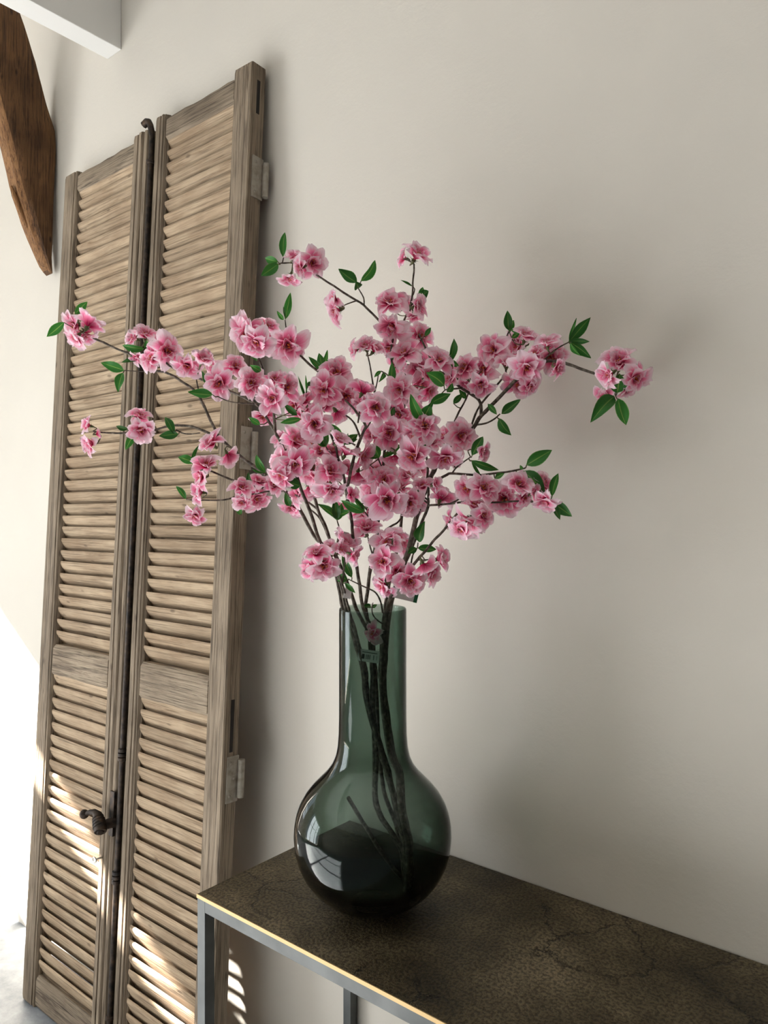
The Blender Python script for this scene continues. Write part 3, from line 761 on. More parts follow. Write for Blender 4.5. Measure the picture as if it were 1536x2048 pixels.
branches = []     # (root, [ (list of (px,py,dz)) ... ])
LABELS = {}
BR = [
 # 0 far left, long low branch over the shutters
 dict(label='blossom branch reaching farthest left, its tips in front of the shutters', paths=[
   (.0042, .0022, [(812.0, 1778, 0.0), (806, 1691, 0.0), (785, 1594, 0.0), (768, 1531, 0.0), (747, 1462, 0.0), (730, 1393, 0.0), (726, 1344, 0.0), (714.0, 1300, 0.0), (703.0, 1262, 0.0), (686.0, 1217, 0.0), (672, 1150, .02), (648, 1094, .03), (629, 1072, .04), (592, 1007, .06), (565, 978, .07), (531, 949, .08), (484, 914, .10), (441, 877, .12), (425, 850, .13), (404, 804, .14), (389, 781, .14), (340, 749, .16), (300, 737, .17), (265, 712, .18), (195, 680, .20), (168, 664, .20)]),
   (.0028, .0016, [(441, 877, .12), (408, 862, .13), (379, 852, .14), (340, 852, .15), (300, 862, .16), (250, 866, .17), (200, 865, .18), (186, 862, .18)]),
   (.0026, .0015, [(565, 982, .07), (522, 976, .06), (480, 965, .05), (457, 957, .05), (418, 941, .04), (400, 940, .04)]),
   (.0018, .0010, [(480, 990, .05), (457, 998, .04), (432, 1001, .04), (405, 1000, .04), (372, 999, .04)]),
   (.0018, .0010, [(540, 982, .065), (510, 988, .06), (480, 990, .05)]),
   (.0016, .0010, [(352, 860, .145), (372, 868, .14), (400, 866, .13)]),
   (.0014, .0009, [(320, 742, .165), (290, 743, .165), (248, 741, .165)]),
   (.0018, .0012, [(404, 804, .14), (396, 775, .14), (393, 758, .14)]),
 ]),
 # 1 left branch under the upper left flowers
 dict(label='blossom branch arching left across the shutter edge at mid height, thick with open flowers', paths=[
   (.0042, .0020, [(815.0, 1778, 0.018), (812, 1691, 0.03), (791, 1594, 0.03), (774, 1531, 0.03), (753, 1462, 0.03), (736, 1393, 0.03), (732, 1344, 0.0269), (720.0, 1300, 0.0112), (709.0, 1262, -0.0044), (692.0, 1217, -0.02), (682, 1170, -.03), (668, 1125, -.04), (645, 1094, -.05), (622, 1029, -.07), (607, 993, -.08), (596, 961, -.09), (575, 910, -.09), (550, 865, -.08), (530, 830, -.06), (512, 808, -.05), (465, 785, -.02), (410, 762, .02), (346, 736, .06), (322, 712, .08)]),
   (.0026, .0014, [(550, 865, -.08), (547, 820, -.09), (545, 790, -.09), (532, 760, -.09), (522, 730, -.09), (514, 705, -.09)]),
   (.0014, .0009, [(512, 808, -.05), (480, 806, -.05), (455, 802, -.05), (436, 793, -.05)]),
   (.0020, .0012, [(596, 961, -.09), (570, 960, -.11), (560, 940, -.12)]),
 ]),
 # 2 upper left, through the middle cluster to (575,690)
 dict(label='blossom branch rising to the left with the large flower at its tip before the wall', paths=[
   (.0042, .0020, [(812.0, 1778, 0.006), (803, 1705, 0.01), (782, 1667, 0.01), (750, 1608, 0.01), (749, 1497, 0.01), (742, 1410, 0.01), (744, 1358, 0.0094), (741.0, 1300, 0.0063), (735.0, 1262, 0.0031), (712.0, 1217, 0.0), (700, 1180, -.01), (688, 1150, -.01), (676, 1120, -.01), (663, 1091, 0), (650, 1052, .0), (636, 1019, .0), (626, 980, -.01), (622, 930, -.02), (628, 880, -.02), (640, 830, -.02), (650, 790, -.02), (645, 755, -.02), (620, 730, -.02), (602, 713, -.02), (588, 700, -.02)]),
   (.0016, .0009, [(588, 700, -.01), (575, 670, -.01), (570, 640, -.01)]),
   (.0018, .0010, [(626, 815, -.02), (614, 800, -.02), (613, 780, -.02), (618, 768, -.02)]),
   (.0016, .0009, [(648, 752, -.02), (646, 740, -.02)]),
   (.0020, .0012, [(636, 1019, 0), (613, 1002, .01), (600, 995, .02), (590, 990, .03)]),
   (.0022, .0010, [(675, 1085, .01), (679, 1060, .02), (674, 1040, .02)]),
   (.0024, .0014, [(666, 1100, .01), (652, 1062, .04), (638, 1035, .05), (622, 1020, .05)]),
 ]),
 # 3 middle-left fork
 dict(label='forked blossom branch behind the low flowers, opening into a V above the neck', paths=[
   (.0042, .0018, [(814.0, 1778, -0.012), (807, 1705, -0.02), (786, 1667, -0.02), (754, 1608, -0.02), (753, 1497, -0.02), (746, 1410, -0.02), (748, 1358, -0.0206), (746.7, 1300, -0.0238), (744.8, 1262, -0.0269), (726.0, 1217, -0.03), (717, 1156, -.04), (709, 1105, -.05), (704, 1049, -.06), (698, 1012, -.07), (693, 990, -.075), (688, 955, -.08), (679, 926, -.09), (672, 896, -.10), (661, 869, -.11), (648, 850, -.12)]),
   (.0030, .0016, [(693, 990, -.075), (697, 963, -.08), (710, 907, -.09), (727, 863, -.10), (730, 850, -.10), (716, 830, -.10), (704, 813, -.10), (690, 800, -.10)]),
   (.0018, .0011, [(722, 878, -.095), (708, 846, -.09), (690, 830, -.085), (672, 824, -.08)]),
   (.0016, .0010, [(679, 926, -.09), (660, 906, -.09), (652, 893, -.09)]),
   (.0020, .0012, [(697, 985, -.075), (715, 1000, -.06), (735, 1022, -.06), (744, 1040, -.06)]),
   (.0016, .0010, [(744, 1040, -.06), (728, 1022, -.08), (722, 1010, -.09)]),
   (.0016, .0010, [(710, 890, -.09), (700, 885, -.08), (688, 888, -.07)]),
   (.0016, .0009, [(727, 863, -.10), (740, 845, -.11), (748, 825, -.11)]),
   (.0014, .0009, [(716, 845, -.1), (722, 800, -.05), (727, 785, -.05)]),
 ]),
 # 4 centre, upright
 dict(label='blossom branch standing upright in the middle, one thin side twig arching over the vase rim', paths=[
   (.0042, .0018, [(812.0, 1778, 0.015), (796, 1663, 0.025), (768, 1583, 0.025), (759, 1504, 0.025), (754, 1410, 0.025), (750, 1330, 0.0242), (742.4, 1280, 0.0221), (731.0, 1217, 0.02), (733, 1195, .02), (741, 1137, .01), (752, 1084, 0), (755, 1049, 0), (757, 1029, -.01), (762, 990, -.02), (766, 950, -.03), (768, 910, -.03), (775, 875, -.03), (786, 840, -.02), (789, 803, 0), (787, 748, .02), (782, 708, .03), (786, 680, .03), (790, 655, .03)]),
   (.0022, .0014, [(760, 1075, 0), (770, 1062, .01), (782, 1053, .02), (795, 1045, .03), (806, 1030, .03), (815, 1012, .02)]),
   (.0016, .0010, [(745, 1110, 0), (738, 1085, -.02), (734, 1065, -.03)]),
   (.0018, .0009, [(765, 1225, .0), (762, 1206, -.02), (752, 1186, -.035), (735, 1176, -.04), (715, 1167, -.04), (697, 1158, -.045)]),
   (.0014, .0008, [(768, 1250, .0), (750, 1236, -.015), (744, 1222, -.02), (746, 1205, -.02)]),
   (.0018, .0010, [(754, 812, 0), (748, 780, 0), (742, 745, 0), (738, 722, 0), (734, 706, 0)]),
   (.0016, .0010, [(789, 803, 0), (770, 830, -.01), (758, 830, -.02)]),
   (.0016, .0010, [(752, 900, -.05), (757, 918, -.05), (764, 935, -.04)]),
   (.0016, .0010, [(789, 780, 0), (783, 765, .0), (775, 750, .0), (762, 742, 0)]),
   (.0014, .0009, [(748, 790, 0), (754, 765, 0), (757, 745, 0)]),
 ]),
 # 5 tall, top flowers
 dict(label='tallest blossom branch with the topmost flowers and a long shoot to the upper left', paths=[
   (.0042, .0016, [(810.0, 1778, 0.021), (814, 1767, 0.035), (813, 1687, 0.035), (799, 1618, 0.035), (795, 1549, 0.035), (778, 1504, 0.035), (761.0, 1372, 0.0336), (764.0, 1289, 0.0318), (770.0, 1217, 0.03), (776, 1180, .04), (790, 1120, .05), (800, 1060, .06), (806, 1000, .06), (808, 940, .06), (806, 880, .06), (808, 820, .06), (812, 760, .06), (808, 705, .06), (800, 670, .06), (808, 640, .06), (820, 618, .07), (825, 580, .07), (827, 545, .07), (828, 528, .07)]),
   (.0024, .0014, [(800, 672, .06), (780, 660, .05), (758, 641, .05), (728, 611, .05), (704, 596, .05), (660, 567, .05), (635, 551, .05), (605, 532, .05), (585, 526, .05), (562, 526, .05)]),
   (.0016, .0010, [(728, 611, .05), (727, 595, .05), (716, 575, .05)]),
   (.0014, .0009, [(712, 602, .05), (695, 608, .05), (678, 616, .05)]),
   (.0014, .0009, [(822, 612, .07), (832, 598, .07), (840, 588, .07)]),
   (.0013, .0009, [(826, 590, .07), (829, 578, .07), (822, 570, .07)]),
   (.0016, .0010, [(808, 705, .06), (825, 690, .06), (838, 680, .06)]),
   (.0014, .0009, [(565, 526, .05), (567, 515, .05)]),
   (.0016, .0010, [(828, 528, .07), (815, 520, .07), (806, 518, .07)]),
 ]),
 # 6 right upper, thick
 dict(label='thick blossom branch rising right to the flower pair hanging farthest right', paths=[
   (.0064, .0020, [(812.0, 1778, -0.006), (818, 1767, -0.01), (817, 1687, -0.01), (803, 1618, -0.01), (799, 1549, -0.01), (782, 1504, -0.01), (765.2, 1372, -0.0086), (770.1, 1289, -0.0068), (778.0, 1217, -0.005), (786, 1187, 0), (811, 1121, 0), (832, 1039, -.01), (848, 985, -.015), (864, 949, -.02), (882, 915, -.03), (915, 880, -.04), (947, 856, -.05), (962, 832, -.055), (989, 805, -.06), (1037, 755, -.08), (1075, 728, -.09), (1120, 724, -.11), (1160, 737, -.12), (1204, 752, -.13), (1228, 762, -.135)]),
   (.0030, .0014, [(962, 830, -.055), (957, 800, -.05), (923, 776, -.04), (890, 749, -.03), (870, 736, -.03), (856, 706, -.02), (848, 690, -.02), (838, 668, -.02)]),
   (.0018, .0012, [(950, 850, -.05), (972, 846, -.06), (989, 838, -.06), (1000, 828, -.06)]),
   (.0020, .0012, [(940, 862, -.045), (955, 820, -.03), (985, 780, -.02), (1012, 745, -.02), (1000, 715, -.02), (1010, 680, -.02), (1018, 662, -.02)]),
   (.0016, .0010, [(1085, 724, -.095), (1110, 700, -.10), (1138, 684, -.10)]),
   (.0022, .0012, [(890, 905, -.03), (900, 870, .0), (915, 830, .01), (932, 798, .02), (945, 770, .02), (960, 745, .02)]),
   (.0018, .0010, [(962, 815, -.04), (955, 785, -.03), (952, 760, -.03)]),
   (.0014, .0010, [(1228, 762, -.135), (1234, 782, -.135), (1231, 792, -.135)]),
   (.0016, .0010, [(895, 752, -.03), (900, 742, -.03), (905, 732, -.03)]),
   (.0018, .0010, [(923, 776, -.04), (905, 778, -.05), (890, 780, -.06)]),
 ]),
 # 7 right lower
 dict(label='blossom branch spreading right at half height with leaves at its end', paths=[
   (.0042, .0018, [(814.5, 1778, 0.012), (823, 1767, 0.02), (822, 1687, 0.02), (808, 1618, 0.02), (804, 1549, 0.02), (787, 1504, 0.02), (770.1, 1372, 0.0186), (774.0, 1289, 0.0168), (781.0, 1217, 0.015), (797, 1160, .02), (822, 1100, .02), (842, 1050, .0), (855, 1018, -.02), (857, 1005, -.03), (856, 967, -.05), (855, 933, -.06), (850, 900, -.07), (845, 870, -.07)]),
   (.0026, .0014, [(856, 972, -.05), (864, 966, -.055), (892, 951, -.07), (904, 947, -.075), (954, 950, -.09), (995, 946, -.10), (1034, 940, -.11), (1050, 936, -.11)]),
   (.0020, .0012, [(857, 1011, -.03), (900, 1007, -.06), (939, 1003, -.09), (985, 1005, -.11), (1040, 1002, -.12), (1075, 1005, -.12), (1100, 1000, -.12)]),
   (.0016, .0010, [(904, 947, -.075), (914, 934, -.08), (941, 914, -.085)]),
   (.0016, .0010, [(856, 1000, -.03), (838, 985, -.05), (834, 970, -.06), (845, 958, -.06)]),
   (.0015, .0010, [(857, 1008, -.03), (830, 990, -.05), (800, 992, -.07), (785, 998, -.08)]),
   (.0016, .0010, [(900, 1007, -.06), (918, 998, -.07), (930, 988, -.08)]),
   (.0018, .0010, [(848, 880, -.07), (845, 855, -.08), (842, 842, -.09)]),
 ]),
 # 8 low right
 dict(label='low blossom branch leaving the vase mouth to the right, flowers just above the rim', paths=[
   (.0042, .0016, [(810.5, 1778, -0.021), (815, 1767, -0.035), (814, 1687, -0.035), (800, 1618, -0.035), (796, 1549, -0.035), (779, 1504, -0.035), (762.1, 1372, -0.0364), (766.6, 1289, -0.0382), (774.0, 1217, -0.04), (785, 1185, -.05), (805, 1152, -.06), (821, 1135, -.07), (844, 1109, -.08), (870, 1080, -.09), (890, 1057, -.10), (917, 1024, -.11), (925, 1030, -.115), (935, 1040, -.12)]),
   (.0016, .0010, [(821, 1135, -.07), (826, 1110, -.06), (834, 1097, -.06), (836, 1085, -.06)]),
   (.0014, .0009, [(835, 1120, -.075), (850, 1120, -.09), (862, 1118, -.10), (872, 1117, -.10)]),
   (.0016, .0010, [(785, 1185, -.05), (772, 1165, -.07), (768, 1140, -.08), (770, 1110, -.08), (775, 1090, -.08)]),
   (.0014, .0009, [(790, 1175, -.05), (810, 1165, -.08), (820, 1162, -.09)]),
 ]),
 # 9 low left
 dict(label='short blossom branch with the low flower cluster hanging left over the vase neck', paths=[
   (.0042, .0016, [(813.5, 1778, -0.015), (809, 1691, -0.025), (788, 1594, -0.025), (771, 1531, -0.025), (750, 1462, -0.025), (733, 1393, -0.025), (729, 1344, -0.0253), (718.3, 1300, -0.0269), (710.7, 1262, -0.0284), (697.0, 1217, -0.03), (688, 1180, -.05), (678, 1150, -.07), (672, 1125, -.08), (668, 1110, -.09)]),
   (.0016, .0010, [(684, 1168, -.055), (688, 1140, -.07), (690, 1115, -.08), (690, 1098, -.08)]),
   (.0014, .0009, [(688, 1115, -.08), (700, 1110, -.08), (708, 1110, -.08)]),
   (.0040, .0036, [(803, 1755, .0), (780, 1728, -.005), (757, 1696, -.01), (728, 1648, -.03), (696, 1595, -.05)]),
   (.0014, .0009, [(740, 1390, -.03), (746, 1320, -.03), (748, 1285, -.015), (747, 1270, -.01)]),
 ]),
]

# blossoms: x, y, radius in pixels [, direction it faces in the picture in degrees, tilt from the viewer]
BL = [
 # far left tips
 (147, 652, 25, 190, 60, 0), (178, 646, 31, 60, 120, 0), (150, 676, 24, 230, 60, 0), (172, 672, 20, 280, 70, 0),
 (291, 668, 24, 90, 55, 0), (266, 676, 20, 150, 60, 0), (274, 716, 16, 240, 60, 0), (333, 702, 37, 30, 25, 1), (306, 716, 28, 170, 45, 1),
 (376, 731, 29, 260, 30, 1), (406, 717, 23, 60, 60, 1), (439, 765, 35, 250, 20, 1), (470, 734, 27, 80, 45, 1), (503, 768, 35, 100, 30, 1), (547, 797, 36, 180, 30, 1),
 (525, 832, 27, 270, 50, 1), (571, 774, 34, 20, 35, 1), (549, 760, 22, 100, 50, 1), (430, 742, 22, 200, 60, 1),
 (283, 858, 29, 270, 30, 0), (281, 830, 22, 90, 60, 0), (173, 850, 19, 170, 80, 0), (179, 888, 22, 200, 80, 0), (196, 868, 13, 20, 100, 0),
 (420, 884, 27, 150, 60, 0), (457, 912, 26, 300, 125, 0), (412, 928, 25, 100, 55, 0), (400, 955, 23, 180, 75, 0), (397, 985, 21, 190, 80, 0), (391, 1030, 23, 240, 45, 0),
 (484, 977, 24, 100, 35, 0), (513, 994, 31, 300, 35, 0), (485, 1004, 21, 250, 30, 0), (545, 973, 25, 60, 50, 0), (520, 965, 21, 90, 50, 0),
 # upper left
 (496, 664, 40, 180, 25, 1), (514, 683, 32, 270, 40, 1), (536, 652, 21, 60, 60, 1), (541, 682, 29, 200, 45, 2), (575, 689, 42, 250, 15, 2),
 # left middle
 (590, 884, 34, 60, 45, 1), (569, 880, 26, 120, 50, 1), (590, 927, 33, 280, 25, 1), (565, 922, 33, 190, 35, 1), (563, 948, 28, 240, 45, 1), (592, 905, 22, 0, 30, 1),
 (619, 887, 24, 40, 55, 2), (641, 906, 28, 100, 45, 2), (627, 927, 30, 200, 50, 2), (619, 949, 30, 250, 60, 2), (620, 982, 33, 270, 110, 2), (594, 987, 24, 200, 70, 2), (583, 1016, 22, 250, 70, 0),
 (660, 944, 30, 60, 30, 3), (653, 964, 28, 200, 45, 3), (664, 980, 28, 300, 55, 3), (666, 904, 23, 90, 50, 3), (694, 903, 26, 60, 100, 3), (726, 912, 28, 330, 60, 3), (693, 940, 24, 100, 40, 4), (716, 955, 34, 280, 100, 4),
 (643, 979, 22, 240, 60, 2), (722, 1027, 22, 270, 80, 4), (688, 1013, 22, 240, 80, 2), (702, 990, 18, 0, 40, 3), (740, 1021, 17, 300, 60, 4), (679, 880, 22, 60, 60, 3),
 # centre left top
 (672, 747, 33, 80, 35, 2), (650, 779, 36, 210, 25, 2), (692, 791, 38, 290, 20, 2), (727, 779, 28, 70, 120, 3), (629, 847, 37, 250, 20, 3), (614, 821, 30, 160, 45, 2), (647, 814, 25, 90, 50, 2), (676, 830, 27, 300, 120, 3),
 (749, 816, 34, 20, 25, 3), (724, 810, 26, 170, 45, 3), (590, 811, 27, 200, 45, 2), (607, 800, 22, 120, 60, 2), (600, 835, 20, 210, 60, 1),
 # top
 (623, 524, 35, 330, 20, 5), (585, 512, 19, 120, 60, 5), (580, 557, 22, 240, 70, 5), (600, 535, 20, 200, 55, 5), (667, 600, 22, 160, 70, 5), (670, 622, 26, 200, 75, 5), (834, 509, 29, 60, 75, 5), (806, 515, 19, 170, 80, 5),
 (781, 607, 32, 110, 45, 5), (803, 610, 28, 60, 45, 5), (786, 651, 37, 230, 45, 5), (837, 612, 23, 0, 75, 5), (828, 634, 17, 280, 80, 5),
 (707, 700, 19, 170, 75, 4), (730, 692, 22, 110, 55, 4), (752, 697, 24, 60, 60, 4), (779, 692, 26, 240, 45, 4), (838, 674, 32, 20, 45, 5), (811, 709, 36, 100, 50, 4), (836, 737, 36, 330, 30, 4), (799, 725, 27, 200, 50, 4),
 (876, 723, 30, 60, 45, 6), (802, 778, 35, 210, 25, 4), (838, 773, 37, 310, 60, 5), (860, 782, 22, 330, 60, 5), (855, 748, 22, 30, 60, 6),
 # centre
 (801, 826, 33, 220, 30, 4), (829, 824, 28, 20, 45, 5), (779, 864, 39, 270, 25, 4), (745, 869, 25, 180, 55, 4), (802, 854, 28, 40, 60, 5), (850, 853, 35, 80, 30, 7), (826, 869, 30, 240, 55, 7), (921, 872, 36, 350, 20, 6), (890, 873, 22, 160, 50, 6),
 (889, 913, 38, 280, 40, 7), (867, 887, 20, 100, 50, 7), (828, 911, 41, 220, 30, 7), (912, 916, 19, 330, 70, 7), (790, 917, 25, 280, 115, 4), (757, 945, 32, 120, 45, 4), (768, 961, 35, 60, 25, 4), (772, 997, 44, 290, 25, 7), (748, 978, 34, 200, 55, 4),
 (817, 1004, 30, 310, 45, 7), (833, 1013, 26, 330, 60, 7), (882, 992, 29, 60, 130, 7), (845, 971, 23, 100, 60, 7), (796, 955, 22, 30, 70, 5), (872, 969, 16, 30, 70, 7), (800, 975, 24, 60, 60, 5), (815, 950, 22, 80, 70, 5), (838, 940, 20, 60, 70, 5),
 # low cluster
 (647, 1132, 35, 290, 25, 9), (633, 1108, 26, 110, 45, 9), (623, 1139, 24, 200, 55, 9), (660, 1098, 22, 90, 50, 9), (692, 1085, 30, 70, 75, 9), (684, 1102, 24, 30, 60, 9), (709, 1110, 21, 330, 90, 9), (733, 1055, 26, 80, 70, 4), (720, 1066, 20, 140, 75, 4),
 (772, 1088, 30, 60, 35, 8), (767, 1123, 35, 190, 25, 8), (803, 1086, 26, 10, 75, 5), (793, 1142, 28, 300, 40, 8), (821, 1161, 35, 320, 30, 8), (764, 1172, 24, 200, 60, 8), (796, 1072, 18, 60, 70, 5), (850, 1135, 29, 290, 110, 8), (863, 1150, 24, 330, 80, 8), (881, 1117, 23, 0, 80, 8), (780, 1070, 18, 100, 60, 8), (776, 1182, 16, 280, 70, 8),
 (747, 1266, 21, 200, 35, 9),
 # right upper
 (989, 700, 36, 160, 35, 6), (1034, 692, 34, 190, 60, 6), (1052, 671, 26, 70, 60, 6), (1055, 734, 37, 270, 25, 6), (1099, 713, 38, 330, 20, 6), (1072, 708, 22, 120, 45, 6), (1117, 737, 20, 330, 70, 6), (1094, 684, 23, 90, 60, 6), (1038, 766, 32, 260, 50, 6), (1058, 770, 23, 320, 50, 6),
 (968, 737, 36, 200, 25, 6), (932, 737, 30, 140, 45, 6), (962, 767, 28, 270, 50, 6), (899, 755, 24, 160, 55, 6), (932, 768, 19, 240, 55, 6), (1014, 725, 21, 100, 60, 6),
 (1240, 722, 33, 80, 55, 6), (1216, 750, 26, 200, 60, 6), (1268, 756, 33, 340, 50, 6), (1210, 791, 22, 230, 45, 6), (1254, 780, 22, 300, 60, 6),
 # right middle
 (965, 903, 21, 350, 60, 7), (935, 976, 31, 200, 30, 7), (966, 976, 33, 40, 35, 7), (1009, 997, 39, 250, 20, 7), (1037, 970, 31, 60, 35, 7), (1047, 994, 23, 320, 50, 7), (1088, 966, 28, 20, 75, 7), (1091, 1004, 26, 270, 60, 7), (1070, 987, 18, 0, 60, 7),
 (937, 1045, 33, 230, 60, 8), (965, 1031, 26, 20, 50, 8), (950, 1010, 24, 70, 60, 7), (922, 1060, 24, 250, 55, 8), (899, 1039, 18, 180, 75, 8), (958, 1052, 20, 300, 60, 8),
]
# leaves: base x, y -> tip x, y, width ratio
LF = [
 (150, 628, 175, 603, .42, 0), (128, 645, 93, 674, .40, 0), (288, 697, 244, 690, .34, 0), (283, 716, 243, 725, .25, 0), (248, 741, 202, 725, .38, 0), (246, 745, 236, 784, .42, 0), (426, 790, 376, 784, .36, 1), (348, 868, 330, 834, .35, 0), (357, 868, 318, 872, .42, 0), (268, 866, 251, 900, .36, 0), (256, 858, 232, 852, .40, 0), (388, 925, 356, 914, .5, 0), (383, 925, 398, 890, .16, 0), (372, 998, 352, 972, .32, 0), (415, 768, 404, 742, .35, 1), (299, 700, 293, 680, .55, 0),
 (531, 945, 513, 910, .34, 0), (505, 975, 497, 945, .34, 0), (600, 972, 568, 964, .62, 1), (580, 1012, 570, 985, .4, 0), (482, 1030, 474, 1010, .5, 0), (530, 945, 503, 938, .14, 0),
 (571, 638, 581, 585, .26, 2), (567, 640, 554, 622, .36, 2), (571, 640, 566, 610, .12, 2), (566, 514, 570, 465, .28, 5), (556, 524, 530, 516, .55, 5), (557, 528, 522, 552, .45, 5), (714, 566, 677, 538, .45, 5), (722, 562, 750, 520, .36, 5), (716, 577, 711, 563, .8, 5),
 (522, 742, 500, 730, .5, 1), (514, 722, 506, 703, .45, 1), (646, 741, 617, 713, .28, 2), (646, 739, 638, 706, .42, 2), (648, 740, 655, 700, .22, 2), (612, 798, 596, 752, .10, 2), (613, 785, 611, 750, .10, 2), (616, 772, 632, 764, .55, 2),
 (520, 849, 497, 835, .42, 1), (602, 838, 560, 846, .28, 1), (594, 830, 568, 808, .36, 1), (658, 850, 686, 877, .38, 3), (688, 888, 716, 868, .42, 3), (690, 888, 716, 878, .25, 3), (653, 893, 630, 876, .40, 3), (651, 893, 655, 862, .30, 3), (650, 892, 640, 868, .45, 3), (654, 919, 648, 950, .36, 3), (692, 884, 696, 866, .25, 3),
 (674, 1040, 632, 1007, .24, 2), (674, 1038, 669, 997, .38, 2), (676, 1040, 683, 1006, .46, 2), (677, 1030, 702, 1021, .38, 2), (728, 1024, 682, 1000, .32, 3), (730, 1022, 705, 995, .26, 3),
 (704, 1155, 684, 1112, .30, 4), (694, 1160, 672, 1144, .45, 4), (694, 1161, 674, 1161, .35, 4), (690, 1166, 711, 1186, .30, 9), (838, 1084, 850, 1042, .42, 8), (836, 1096, 873, 1099, .42, 8), (833, 1096, 815, 1107, .5, 8), (741, 1215, 721, 1214, .35, 4), (744, 1215, 754, 1209, .6, 4),
 (757, 916, 720, 904, .32, 4), (758, 916, 744, 888, .5, 4), (768, 914, 804, 888, .28, 4), (845, 842, 821, 788, .32, 7), (845, 840, 862, 808, .62, 7), (846, 836, 868, 800, .25, 7), (861, 806, 902, 787, .40, 6), (838, 902, 852, 888, .5, 7), (888, 771, 852, 745, .55, 6), (895, 784, 905, 766, .6, 6), (907, 807, 925, 788, .45, 6), (932, 797, 918, 779, .45, 6), (897, 728, 908, 676, .25, 6), (899, 728, 918, 732, .6, 6), (780, 770, 784, 724, .32, 4), (790, 798, 774, 768, .25, 4), (787, 815, 786, 838, .35, 4), (850, 672, 862, 655, .4, 6), (782, 714, 800, 720, .4, 4), (778, 712, 795, 722, .4, 4), (762, 742, 748, 755, .35, 4), (768, 746, 757, 765, .3, 4),
 (838, 592, 857, 582, .75, 5), (823, 572, 801, 560, .16, 5), (838, 594, 846, 574, .5, 5),
 (1017, 660, 1015, 621, .42, 6), (1018, 662, 1028, 640, .5, 6), (1022, 660, 1063, 660, .28, 6), (1024, 676, 1040, 664, .5, 6), (1138, 684, 1182, 634, .32, 6), (1138, 682, 1153, 636, .14, 6), (1140, 682, 1180, 683, .28, 6), (1140, 684, 1182, 716, .34, 6), (1141, 686, 1162, 712, .25, 6), (1234, 786, 1239, 747, .72, 6), (1229, 793, 1181, 845, .38, 6), (1236, 798, 1252, 851, .42, 6), (1003, 828, 1041, 799, .38, 6), (998, 837, 1023, 871, .42, 6), (976, 808, 994, 829, .35, 6), (944, 911, 966, 873, .40, 7), (943, 921, 998, 940, .24, 7), (943, 922, 964, 956, .14, 7), (1053, 930, 1104, 900, .42, 7), (1046, 942, 1090, 990, .40, 7), (1104, 992, 1117, 946, .32, 7), (1104, 1004, 1144, 1033, .42, 7), (1106, 1005, 1120, 1040, .30, 7), (990, 957, 1009, 947, .5, 7), (1045, 940, 1040, 930, .5, 7),
]

# ---- shared petal, core, stamen and leaf meshes
def sheet(name, fn, nu, nv, m):
    """grid sheet: fn(u in -1..1, t in 0..1) -> point; UV = (u, t)"""
    vs, uvs = [], []
    for j in range(nv + 1):
        for i in range(nu + 1):
            u, t = -1 + 2 * i / nu, j / nv
            vs.append(fn(u, t)); uvs.append(((u + 1) / 2, t))
    fs = [(j * (nu + 1) + i, j * (nu + 1) + i + 1, (j + 1) * (nu + 1) + i + 1, (j + 1) * (nu + 1) + i) for j in range(nv) for i in range(nu)]
    me = bpy.data.meshes.new(name)
    me.from_pydata(vs, [], fs)
    ul = me.uv_layers.new(name='UVMap')
    for lp in me.loops: ul.data[lp.index].uv = uvs[lp.vertex_index]
    me.materials.append(m)
    for p in me.polygons: p.use_smooth = True
    return me


def petal_fn(rs, wid=0.40, cup=0.22, curl=0.16, ruf=0.05):
    ph, ph2, a = rs.uniform(0, 6.28), rs.uniform(0, 6.28), rs.uniform(0.6, 1.2)
    tw = rs.uniform(-.12, .12)
    def fn(u, t):
        w = wid * (0.22 + 0.78 * math.sin(min(1, t * 1.12) ** 0.75 * math.pi * 0.5)) * math.sqrt(max(0.02, 1 - max(0, (t - 0.58) / 0.46) ** 2.2))
        y = t * (1 - 0.10 * (1 - abs(u)) ** 2 * max(0, t - .8) * 5 * 0.8 - 0.10 * u * u * t)
        x = u * w
        z = cup * (u * u) * w * 1.6 + 0.26 * math.sin(t * math.pi * 0.5) * (1 - t) - curl * t ** 3
        z += ruf * t * t * (math.sin(5.2 * u + ph) * a + 0.6 * math.sin(9 * u + ph2) * t) + tw * u * t
        return (x, y, z)
    return fn


rs = random.Random(5)
PET = [sheet('petal', petal_fn(rs, rs.uniform(.30, .42), rs.uniform(.1, .5), rs.uniform(-.05, .32), rs.uniform(.04, .095)), 6, 6, M['petal']) for _ in range(9)]
PIN = [sheet('petal', petal_fn(rs, rs.uniform(.32, .42), rs.uniform(.3, .7), rs.uniform(-.15, .1), rs.uniform(.04, .08)), 4, 5, M['petal_in']) for _ in range(5)]


